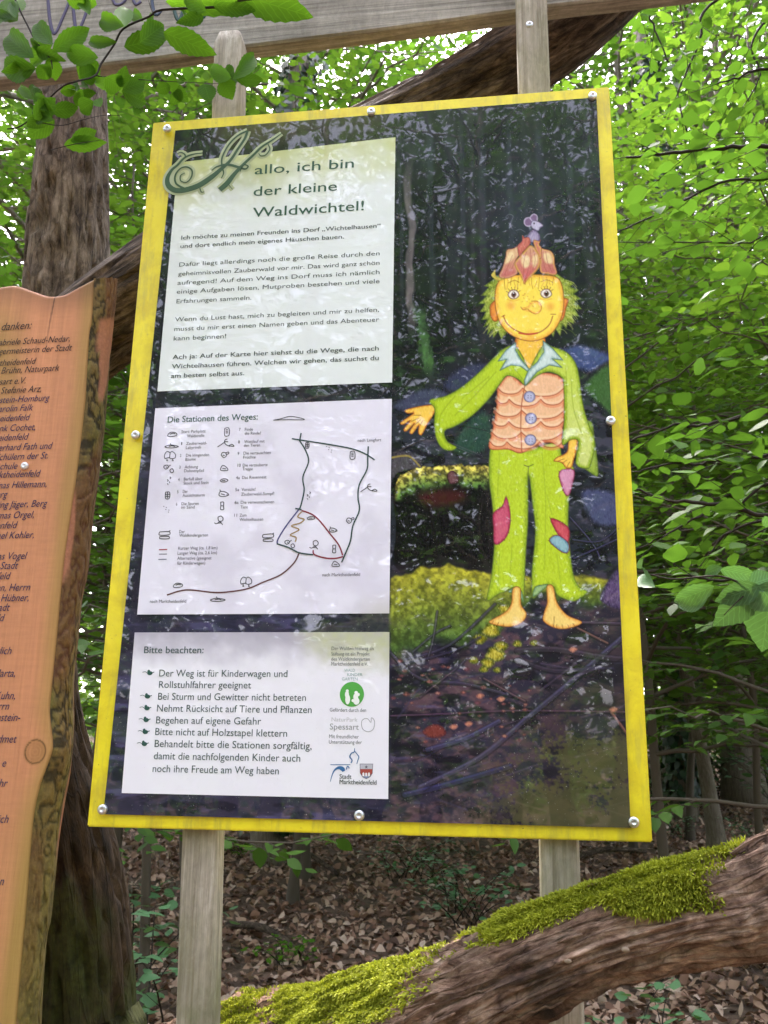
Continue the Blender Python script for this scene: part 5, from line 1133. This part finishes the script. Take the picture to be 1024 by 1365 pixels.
    for s, a, b in [('Start: Parkplatz', (352, 212), (535, 207)), ('Waldstraße', (395, 245), (525, 240)), ('1', (350, 302), (357, 302)), ('Zauberwald-', (388, 303), (545, 297)), ('Labyrinth', (386, 333), (500, 330)), ('2', (340, 393), (351, 393)), ('Die klingenden', (386, 392), (562, 386)), ('Bäume', (382, 422), (460, 420)),
                    ('3', (334, 482), (345, 482)), ('Achtung', (376, 480), (477, 477)), ('Dohnenpfad', (372, 510), (522, 505)), ('4', (326, 575), (338, 575)), ('Barfuß über', (370, 572), (512, 568)), ('Stock und Stein', (368, 603), (557, 597)), ('5', (318, 668), (329, 668)), ('Der', (362, 667), (400, 665)), ('Aussichtsturm', (360, 697), (528, 690)),
                    ('6', (310, 762), (321, 762)), ('Die Spuren', (352, 760), (482, 755)), ('im Sand', (350, 787), (452, 783)), ('7', (788, 196), (800, 196)), ('Finde', (833, 195), (895, 193)), ('die Rinde?', (832, 225), (955, 222)), ('8', (782, 290), (794, 290)), ('Wettlauf mit', (828, 288), (983, 283)), ('den Tieren', (825, 317), (948, 313)),
                    ('9', (778, 378), (790, 378)), ('Die vertauschten', (823, 375), (1030, 370)), ('Früchte', (820, 408), (915, 403)), ('10', (778, 468), (802, 467)), ('Die verzauberte', (817, 467), (1005, 462)), ('Treppe', (815, 497), (893, 493)), ('4a', (765, 562), (795, 561)), ('Das Riesennest', (812, 560), (997, 555)), ('5a', (760, 653), (790, 652)), ('Vorsicht!', (808, 652), (913, 648)),
                    ('Zauberwald-Sumpf!', (805, 688), (1055, 680)), ('6a', (755, 750), (785, 749)), ('Die verwunschenen', (802, 750), (1055, 742)), ('Tiere', (800, 785), (855, 783)), ('11', (752, 847), (774, 846)), ('Zum', (793, 847), (845, 845)), ('Wichtelhausen', (792, 880), (972, 875))]: line(T, s, q5(*a), q5(*b), h, y, .002)
    for s, a, b in [('Der', (335, 118), (378, 116)), ('Waldkindergarten', (335, 147), (553, 141)), ('Kurzer Weg (ca. 1,8 km)', (328, 243), (625, 240)), ('Langer Weg (ca. 2,6 km)', (323, 280), (622, 277)), ('Alternative (geeignet', (320, 320), (580, 316)), ('für Kinderwagen)', (320, 358), (532, 353)), ('nach Marktheidenfeld', (113, 650), (388, 642))]: line(T, s, q6(*a), q6(*b), h, y, .002)
    line(T, 'nach Lengfurt', (340 + 780 / 5.689, 560 + 165 / 5.689), (340 + 957 / 5.689, 560 + 160 / 5.689), h, y); line(T, 'nach Marktheidenfeld', (340 + 510 / 5.689, 670 + 560 / 5.689), (340 + 797 / 5.689, 670 + 555 / 5.689), h, y)
    put('lettering', T, plain('map_print', (.07, .075, .085), .5), a2)
    def ways(name, c, lst, wd=.0022):
        mb = MB()
        for i, l in enumerate(lst): ribbon(mb, q4(l), wd, y - .0001 * i)
        put(name, mb, plain(name + '_print', c, .5), a2)
    ways('trail_line', (.012, .05, .045), [[(640, 165), (665, 205), (677, 250), (655, 310), (660, 360), (650, 410), (642, 435)], [(612, 160), (655, 167), (740, 180), (840, 198), (895, 218), (935, 243)], [(648, 138), (643, 165)], [(910, 190), (908, 235), (905, 280), (875, 340), (870, 390), (875, 440), (850, 500), (840, 560), (820, 610), (806, 643)], [(625, 432), (650, 437)], [(553, 570), (600, 585), (640, 605), (695, 613)]])
    ways('trail_line', (.22, .015, .035), [[(650, 440), (690, 455), (720, 480), (760, 530), (795, 575), (810, 615)], [(695, 595), (700, 612), (740, 625), (780, 627), (812, 620)]])
    ways('trail_line', (.10, .03, .03), [[(640, 607), (620, 645), (570, 690), (500, 720), (440, 745), (370, 757), (310, 760), (200, 750), (125, 770)]])
    ways('trail_line', (.05, .05, .18), [[(638, 438), (590, 500), (558, 552), (555, 570)]]); ways('trail_line', (.30, .19, .05), [[(650, 445), (635, 465), (660, 475), (642, 490), (610, 500), (640, 515), (606, 535), (628, 545), (625, 562)]], .0018)
    mb = MB()
    for k, (a, b) in enumerate([((182, 243), (245, 241))]): ribbon(mb, [q6(*a), q6(*b)], .0016, y, 1)
    put('key_line', mb, plain('key_red_print', (.35, .03, .05), .5), a2); mb = MB(); ribbon(mb, [q6(182, 277), q6(243, 276)], .0014, y, 1); ribbon(mb, [q6(178, 317), q6(240, 316)], .0014, y, 1); put('key_line', mb, plain('key_grey_print', (.16, .17, .22), .5), a2)
    # little ink drawings of the stations
    skm = plain('sketch_print', (.035, .037, .05), .5)
    def draw(cx, cy, kind, s=1.0):
        ic = MB()
        L = {'car': [[(-18, 6), (-14, -2), (-4, -8), (10, -7), (18, -2), (17, 4), (4, 8), (-10, 9), (-18, 6)], [(-8, 0), (2, -4), (12, -2)]], 'lab': [[(-26, 4), (-8, -2), (10, -1), (28, 4), (6, 9), (-18, 8), (-26, 4)], [(-10, 3), (4, 1), (14, 4)], [(-4, -8), (0, 0)]],
             'tree': [[(-20, 10), (-22, -4), (-12, -18), (0, -14), (8, -18), (20, -8), (20, 6), (6, 10), (-6, 6), (-20, 10)], [(0, -12), (-2, 6)], [(-12, 10), (-12, 18)], [(10, 10), (10, 18)], [(-15, 18), (-8, 18)], [(7, 18), (14, 18)]],
             'bird': [[(-20, -10), (-8, -14), (-2, -6), (-12, 2), (-20, -4), (-20, -10)], [(-2, -8), (6, -14)], [(4, 4), (12, 0), (18, 10), (10, 16), (4, 10), (4, 4)], [(-10, -8), (-6, 0)]], 'foot': [[(6, -16), (10, -12), (6, -8)], [(-4, -6), (0, -2), (-4, 2)], [(4, 2), (6, 8)], [(-4, 10), (0, 14)]], 'tower': [[(-8, -12), (8, -12), (7, 12), (-8, 12), (-8, -12)], [(-8, -4), (8, -4)], [(-7, 4), (7, 4)], [(0, -12), (0, 12)]],
             'dots': [[(-14, -10), (-11, -9)], [(-4, -6), (-1, -5)], [(-6, 2), (-3, 3)], [(6, 4), (9, 5)], [(4, 12), (7, 13)]], 'sheet': [[(-8, -14), (8, -15), (9, 12), (-8, 14), (-8, -14)], [(-4, -8), (5, -9)], [(-4, -2), (5, -3)], [(-4, 4), (5, 3)]], 'run': [[(-30, 12), (-14, 2), (-4, -4), (4, 4), (18, 10)], [(-4, -4), (0, -16), (8, -18)], [(14, 8), (26, 2), (34, 10), (14, 8)], [(-2, -8), (12, -8)]],
             'fruit': [[(-14, 2), (-8, -8), (4, -6), (6, 6), (-4, 12), (-14, 2)], [(4, -6), (14, -10), (16, -4), (6, 0)], [(-8, 2), (0, 4)]], 'steps': [[(-14, 4), (-4, -10), (12, 0), (14, 10), (-10, 10), (-14, 4)], [(-6, 2), (8, 4)]], 'nest': [[(-15, 0), (-4, -6), (10, -5), (15, 1), (4, 6), (-10, 5), (-15, 0)], [(-8, 0), (6, 0)]], 'frog': [[(-18, 4), (-12, -8), (4, -8), (20, 2), (8, 10), (-10, 10), (-18, 4)], [(-10, -8), (-14, -16)], [(-10, 0), (6, 4)], [(12, 4), (22, 6)]],
             'totem': [[(-6, -14), (6, -14), (5, 0), (6, 14), (-6, 14), (-5, 0), (-6, -14)], [(-5, 0), (5, 0)]], 'pipe': [[(-8, -14), (4, -18), (12, -8), (6, 2), (-6, 0), (-8, -14)], [(0, 2), (-14, 12), (-22, 8)], [(0, 4), (10, 16)], [(-10, 10), (6, 8)]], 'kita': [[(-20, -14), (16, -16), (18, -4), (-20, -2), (-20, -14)], [(16, -16), (22, -20)], [(-18, 4), (14, 3), (16, 12), (-18, 12), (-18, 4)]], 'hill': [[(-60, 6), (-30, 0), (0, -8), (30, -6), (62, 4), (0, 4), (-60, 6)]]}[kind]
        for i, l in enumerate(L): ribbon(ic, [(180 + (cx + a * s) / 2.926, 530 + (cy + b * s) / 2.926) for a, b in l], .00125, y - .00004 * i, 4)
        put('station_drawing', ic, skm, a2)
    for a in [(145, 143, 'car'), (142, 187, 'lab'), (137, 228, 'tree'), (133, 277, 'bird'), (130, 325, 'foot'), (127, 381, 'tower'), (125, 434, 'dots'), (358, 134, 'sheet'), (352, 180, 'run'), (350, 222, 'fruit'), (347, 274, 'steps'), (347, 323, 'nest'), (345, 375, 'frog'), (340, 422, 'totem'), (332, 480, 'pipe'), (116, 538, 'kita'), (600, 82, 'hill'), (672, 186, 'tower', .8), (760, 200, 'dots'), (848, 225, 'sheet'), (910, 355, 'run'), (675, 383, 'foot'), (838, 478, 'fruit'), (686, 470, 'nest'), (772, 516, 'frog', .8), (777, 590, 'totem'), (782, 648, 'steps'), (703, 575, 'pipe'), (605, 570, 'bird'), (520, 548, 'kita'), (434, 718, 'tree'), (167, 732, 'car'), (322, 785, 'lab', 1.1)]: draw(*a)
    # notice panel
    q7 = lambda a, b: (150 + a / 2.6256, 820 + b / 2.6256); q8 = lambda a, b: (430 + a / 6.2, 850 + b / 6.2)
    notice = plain('notice_print', (.035, .075, .072), .45); T = MB(); line(T, 'Bitte beachten:', q7(110, 133), q7(318, 133), .0108, y, .014); put('headline', T, notice, a3)
    for s, a, b in [('Der Weg ist für Kinderwagen und', (163, 216), (612, 215)), ('Rollstuhlfahrer geeignet', (162, 255), (485, 256)), ('Bei Sturm und Gewitter nicht betreten', (159, 297), (677, 299)), ('Nehmt Rücksicht auf Tiere und Pflanzen', (155, 339), (697, 341)), ('Begehen auf eigene Gefahr', (152, 380), (520, 382)), ('Bitte nicht auf Holzstapel klettern', (149, 421), (611, 424)), ('Behandelt bitte die Stationen sorgfältig,', (147, 463), (697, 468)), ('damit die nachfolgenden Kinder auch', (144, 506), (657, 511)), ('noch ihre Freude am Weg haben', (140, 550), (582, 556))]:
        T = MB(); line(T, s, q7(*a), q7(*b), .0108, y, .004); put('lettering', T, notice, a3)
    for a, b in [(131, 203), (123, 285), (121, 326), (118, 367), (115, 409), (112, 451)]:
        B = MB(); blob(B, q7(a, b), .0042, .0030, y, 14); blob(B, q7(a - 4, b - 6), .0022, .0026, y - .0001, 12); ribbon(B, [q7(a - 26, b - 3), q7(a - 16, b - 5), q7(a - 6, b + 2)], .0008, y - .0002); ribbon(B, [q7(a + 6, b - 1), q7(a + 15, b - 4)], .0012, y - .0002, 2)
        put('leaf_bullet', B, teal, a3)
    T = MB(); hs_ = .0055
    for s, a, b in [('Der Waldwichtelweg als', (75, 105), (425, 101)), ('Stiftung ist ein Projekt', (72, 150), (390, 145)), ('des Waldkindergarten', (72, 192), (390, 188)), ('Marktheidenfeld e.V.', (72, 231), (375, 231))]: line(T, s, q8(*a), q8(*b), hs_, y, .002)
    for s, a, b in [('Gefördert durch den', (60, 612), (360, 612)), ('Mit freundlicher', (55, 831), (300, 833)), ('Unterstützung der', (53, 876), (325, 879))]: line(T, s, q8(*a), q8(*b), hs_, y)
    put('small_print', T, plain('small_grey_print', (.14, .16, .16), .5), a3)
    T = MB()
    for s, a, b in [('WALD', (180, 282), (268, 282)), ('KINDER', (205, 317), (330, 318)), ('GARTEN', (160, 354), (290, 353))]: line(T, s, q8(*a), q8(*b), .0046, y)
    put('logo_lettering', T, plain('pale_teal_print', (.22, .36, .32), .5), a3)
    B = MB(); blob(B, q8(243, 468), .0178, .0178, y, 40); put('round_logo', B, plain('logo_green_print', (.07, .38, .06), .45), a3)
    B = MB()
    for c, r, s in [((205, 440), .0022, 1), ((202, 470), .0030, 1.7), ((208, 510), .0036, 2.0), ((278, 455), .0026, 1), ((275, 490), .0036, 1.5), ((280, 525), .0046, 1.1), ((252, 520), .0022, 1), ((298, 470), .0018, 1.3)]: blob(B, q8(*c), r, r * s, y - .0003 - .00005 * c[0] / 50, 14)
    put('round_logo', B, plain('logo_white_print', (.8, .84, .78), .45), a3)
    T = MB(); line(T, 'NaturPark', q8(75, 695), q8(290, 692), .0062, y); put('logo_lettering', T, plain('faint_print', (.52, .54, .53), .5), a3)
    T = MB(); line(T, 'Spessart', q8(60, 760), q8(300, 760), .0088, y); ribbon(T, [q8(350, 668), q8(325, 690), q8(330, 750), q8(375, 778), q8(420, 755), q8(430, 690), q8(405, 662), q8(400, 700), q8(375, 672), q8(350, 668)], .0009, y - .0001)
    put('logo_lettering', T, plain('grey_logo_print', (.30, .32, .32), .5), a3)
    B = MB(); ribbon(B, [q8(65, 1050), q8(230, 1050)], .0010, y, 1); ribbon(B, [q8(65, 1190), q8(78, 1140), q8(100, 1095), q8(135, 1075), q8(165, 1085), q8(176, 1105)], [.0008, .0014, .0022, .004, .006, .004], y - .0001)
    ribbon(B, [q8(236, 1035), q8(244, 1012), q8(226, 985), q8(240, 955), q8(262, 945), q8(266, 912)], [.002, .0016, .0018, .0016, .0014, .0006], y - .0002); ribbon(B, [q8(268, 940), q8(285, 962), q8(300, 985), q8(292, 1015), q8(283, 1045)], [.0010, .0012, .0014, .0012, .0008], y - .0003); ribbon(B, [q8(195, 1090), q8(208, 1062), q8(222, 1080)], .0014, y - .0002)
    put('town_logo', B, plain('town_blue_print', (.03, .14, .32), .45), a3)
    T = MB(); line(T, 'Stadt', q8(140, 1166), q8(238, 1166), .0066, y, .016); line(T, 'Marktheidenfeld', q8(140, 1211), q8(445, 1214), .0066, y, .016); put('logo_lettering', T, inkd, a3)
    def poly(pts, yy, c, name):
        V = np.array([at(*q8(*q), yy) for q in pts]); link(name, mesh(name, V, np.array([list(range(len(V)))]), c, False), a3)
    grey = plain('crest_grey', (.45, .46, .50), .5)
    poly([(308, 1042), (418, 1042), (414, 1120), (395, 1152), (361, 1168), (330, 1152), (310, 1120)], y, plain('crest_line', (.12, .10, .14), .5), 'crest'); poly([(312, 1046), (414, 1046), (412, 1086), (313, 1086)], y - .0003, grey, 'crest')
    poly([(313, 1087), (412, 1087), (410, 1118), (392, 1138), (330, 1138), (314, 1118)], y - .0003, plain('crest_red', (.36, .06, .045), .5), 'crest'); poly([(332, 1139), (391, 1139), (378, 1156), (361, 1163), (346, 1156)], y - .0003, plain('crest_blue', (.20, .26, .42), .5), 'crest')
    for q in ((338, 1126), (361, 1128), (384, 1126)): poly([(q[0] - 8, 1146), (q[0] - 8, q[1] - 6), (q[0], q[1] - 14), (q[0] + 8, q[1] - 6), (q[0] + 8, 1146)], y - .0005, plain('crest_white', (.75, .75, .75), .5), 'crest')
    poly([(362, 1053), (366, 1064), (376, 1064), (368, 1071), (372, 1082), (362, 1075), (352, 1082), (356, 1071), (348, 1064), (358, 1064)], y - .0005, plain('crest_star', (.10, .09, .12), .5), 'crest')
    # screws
    sm = plain('steel_screw', (.62, .63, .64), .3, .5, .9)
    for a, b in [(223, 172), (495, 149), (790, 128), (181, 580), (814, 561), (137, 1079), (479, 1087), (845, 1096)]: screw('screw', at(a, b, -.006), .0072, t, 0, sm, .004)
info_board()

# ------------------------------------------------------------------ near twigs
def near_branch(name, label, twigs, lv, y, mat, parent_cat='branch'):
    """twigs: photo polylines; lv: leaves (base, tip, width px, depth offset)"""
    rng = np.random.default_rng(len(lv)); o = at(*twigs[0][0][len(twigs[0][0]) // 2], y); t = empty(name, tuple(o)); tag(t, label, parent_cat)
    mb = MB()
    for pts, r in twigs:
        P = np.array([at(a, b, y + .03 * math.sin(a * .05)) for a, b in cat(pts, 4)]) - o
        V, F, ve = tube(P, np.linspace(r, r * .5, len(P)), 6, lambda c, s, l: .25 * (vn(l * 60, c, s, 3) - .5)); mb.add(V, F, ve)
    link('twig', mb.mesh('twig', M['twig']), t)
    tp = leaf_tpl(15, .22, .12, .5); LVx = np.stack([tp[0][:, 0], tp[0][:, 1] / .48, 0 * tp[0][:, 0]], -1)
    ser = 1 + .055 * np.where(np.arange(len(tp[0])) % 2 == 0, 1, -1)[:, None]
    for b, e, wpx, dy in lv:
        yb = y + rng.uniform(-.03, .03); B = at(*b, yb); E = at(*e, yb + dy); D = E - B; L = np.linalg.norm(D)
        Y = norm(np.cross(norm(CAM - B), norm(D))); Y = norm(Y + rng.normal(0, .25, 3)); Y = norm(Y - norm(D) * np.dot(Y, norm(D))); Z = np.cross(norm(D), Y)
        ww = 1.3 * wpx * np.dot(B - CAM, -ROT[:, 2]) / FPX
        V, Fs = tp; q = B + norm(D) * L * (V[:, :1] * 1.12 - .04) + Y * ww * V[:, 1:2] * ser + Z * L * V[:, 2:3] * rng.uniform(.4, 1.3)
        link('leaf', mesh('leaf', q - o, Fs, M[mat], True, None, LVx, np.full(len(V), rng.random())), t)
a = lambda L: [(x / 3.413, y_ / 3.413) for x, y_ in L]
LV = [((150, 258), (5, 150), 95), ((78, 92), (0, 5), 80), ((158, 312), (0, 318), 90), ((236, 200), (148, 96), 72), ((244, 226), (408, 128), 70), ((236, 262), (252, 362), 60), ((226, 300), (172, 356), 55), ((442, 262), (292, 242), 72), ((442, 282), (362, 358), 90), ((528, 192), (388, 192), 44), ((560, 118), (436, 88), 66), ((560, 122), (566, 20), 66), ((572, 212), (755, 170), 80), ((640, 190), (750, 110), 85), ((752, 150), (968, 240), 85), ((650, 96), (590, 50), 44), ((668, 92), (706, 78), 36), ((380, -10), (440, 20), 50), ((300, -20), (400, 8), 70)]
LV = [(*(a([b, e])), w_ / 3.413, .03) for b, e, w_ in LV]
b2 = lambda x, y_: (200 + x / 4.654, y_ / 4.654)
LV += [(b2(560, -30), b2(975, 90), 34, .02), (b2(120, 10), b2(720, 10), 26, .03), (b2(520, 482), b2(668, 322), 17, .05), (b2(400, 30), b2(640, 60), 20, .02), (b2(540, 490), b2(700, 500), 14, .04), (b2(500, 480), b2(360, 430), 18, .05)]
b5 = lambda x, y_: (x / 4.4, 90 + y_ / 4.4)
LV += [(b5(290, 272), b5(160, 350), 16, .03), (b5(300, 250), b5(460, 240), 17, .03), (b5(545, 200), b5(462, 258), 18, .02), (b5(385, 452), b5(612, 440), 17, .02), (b5(420, 430), b5(566, 372), 16, .02), (b5(356, 140), b5(456, 128), 12, .02), (b5(460, 150), b5(562, 155), 13, .02), (b5(470, 50), b5(560, 10), 24, .02), (b5(590, 230), b5(560, 180), 12, .02), (b5(290, 280), b5(180, 250), 24, .04), (b5(620, 60), b5(720, 130), 24, .04), (b5(720, 140), b5(860, 200), 26, .04), (b5(640, 70), b5(560, 110), 20, .04)]
rg_ = random.Random(6)
for bx, by, n_ in [(20, 20, 3), (38, 130, 3), (60, 160, 3), (110, 125, 3), (160, 112, 3), (230, 118, 4), (262, 16, 3), (60, 66, 3), (130, 14, 2), (285, 108, 3), (14, 90, 2)]:
    for k_ in range(n_):
        an = rg_.uniform(0, 6.28); l_ = rg_.uniform(20, 38); LV.append(((bx + rg_.uniform(-14, 14), by + rg_.uniform(-8, 8)), (bx + l_ * math.cos(an), by + l_ * math.sin(an) * .8), l_ * rg_.uniform(.42, .6), rg_.uniform(-.02, .05)))
near_branch('beech_branch', 'leafy green branch hanging in front of the carved wooden beam, top left', [
    ([(300, 3), (293, 9), (217, 13), (199, 22), (165, 38), (152, 60), (135, 85), (127, 101), (104, 108), (86, 114), (68, 129), (52, 149), (28, 168), (10, 172)], .0022), ([(8, -30), (25, 10), (38, 36), (46, 52), (60, 70), (68, 80), (70, 92)], .0018), ([(300, 3), (420, -12), (520, -30)], .002), ([(127, 101), (160, 104), (215, 108), (300, 112)], .0009), ([(44, 160), (62, 165), (84, 167), (110, 160), (136, 154), (160, 154)], .0009), ([(205, 20), (201, 10), (198, 0)], .001), ([(68, 200), (100, 192), (140, 186)], .0008)], LV, -.14, 'leaf_near')
c8 = lambda x, y_: (800 + x / 3.79, 780 + y_ / 3.79); c7 = lambda x, y_: (800 + x / 4.268, 480 + y_ / 4.268)
LR = [(c8(790, 20), c8(590, 198), 34, .02), (c8(860, 40), c8(820, 320), 44, .04), (c8(800, 5), c8(900, 120), 40, .0), (c7(640, 1290), c7(420, 1380), 22, .05), (c7(690, 1180), c7(590, 1225), 13, .04), (c7(690, 1190), c7(890, 1235), 17, .04), (c7(900, 1290), c7(670, 1370), 26, .02), (c7(850, 1280), c7(990, 1230), 24, .0), (c7(880, 1290), c7(1000, 1360), 30, .0), (c7(310, 1290), c7(215, 1200), 20, .1), (c7(600, 1370), c7(440, 1400), 18, .05), (c7(940, 890), c7(1010, 960), 16, .03)]
near_branch('hazel_branch', 'cluster of large bluish green leaves at the right edge, close in front of the wood', [([(1100, 775), (1040, 780), (1005, 784), (960, 768), (900, 772), (868, 766)], .0024), ([(1005, 784), (985, 800), (965, 820)], .0014), ([(1080, 820), (1030, 800), (1005, 784)], .0018)], LR, .16, 'leaf_cool')

# long dark limbs of one young tree standing outside the right edge
def limb_tree():
    rng = np.random.default_rng(44); x0, y0 = gx(1160, 1.9), 1.9
    t = empty('young_beech', (x0, y0, float(gz(x0, y0)))); o = np.array(t.location)
    tag(t, 'young beech at the right edge sending long dark leafy limbs towards the yellow board', 'tree')
    mb = MB(); z = np.linspace(-.2, 4.2, 24); P = np.stack([.05 * np.sin(z * 2), .04 * np.cos(z * 1.7), z], -1)
    V, F, ve = tube(P, .042 * (1 - .16 * z), 12, lambda c, s, l: .1 * (fbm(c, s, l * 3, 2, 3) - .5)); mb.add(V, F, ve); A = []
    c6 = lambda L: [(800 + a / 3.41, 100 + b / 3.41) for a, b in L]; c7l = lambda L: [(800 + a / 4.268, 480 + b / 4.268) for a, b in L]; c1 = lambda L: [(780 + a / 4.197, b / 4.197) for a, b in L]
    for pts, y, r in [(c6([(1180, 330), (760, 325), (560, 330), (330, 352), (118, 376)]), 1.3, .008), (c6([(1150, 420), (760, 470), (550, 490), (330, 600), (90, 708)]), 1.9, .006), (c6([(1150, 640), (760, 730), (660, 765), (380, 758), (85, 762)]), 1.7, .004), (c7l([(1400, 60), (956, 275), (700, 350), (520, 376), (430, 365), (170, 462)]), 1.5, .007), (c7l([(1400, 960), (956, 892), (620, 815), (400, 800), (190, 735)]), 1.2, .007),
                      (c7l([(1300, 820), (956, 900), (740, 980), (620, 1100)]), 1.9, .006), (c7l([(1300, 500), (950, 545), (700, 570), (560, 590), (380, 595), (190, 640)]), 1.8, .006), (c7l([(1300, 600), (956, 700), (780, 830), (610, 870), (400, 980), (215, 1075)]), 1.6, .0055), (c7l([(1300, 1330), (956, 1260), (700, 1250), (540, 1232), (280, 1220)]), 1.1, .005), (c1([(1200, -200), (700, 20), (640, 230), (540, 470), (520, 560), (570, 740)]), 2.0, .006), (c1([(1400, 330), (1020, 380), (860, 430), (740, 470)]), 1.8, .006), (c1([(1300, -100), (1020, 110), (930, 260), (980, 420), (900, 570)]), 2.2, .006), (c1([(320, -60), (350, 60), (400, 190), (470, 350)]), 2.4, .006)]:
        q = np.array([at(a, b, y) for a, b in pts]) - o
        st = np.array([0, 0, q[0, 2] - .25]); q = np.concatenate([[st], q]); q = cat(q, 5) + rng.normal(0, .0025, (len(cat(q, 5)), 3))
        V, F, ve = tube(q, 1.35 * np.linspace(r, r * .35, len(q)), 6, lambda c, s, l: .3 * (vn(l * 25, c, s, 3) - .5)); mb.add(V, F, ve)
        A.append(spray(q, rng, .22, .13, .42, .045, mb=mb, tr=.0018))
    P_, D, U = [np.concatenate(k) for k in zip(*A)]; V, F, T = leaves(P_, D, U, .085 * rng.uniform(.55, 1.15, len(P_)), TPL_MID, rng)
    link('trunk', mb.mesh('trunk', M['twig']), t); link('crown', mesh('crown', V, F, M['leaf'], True, flt=T), t)
limb_tree()
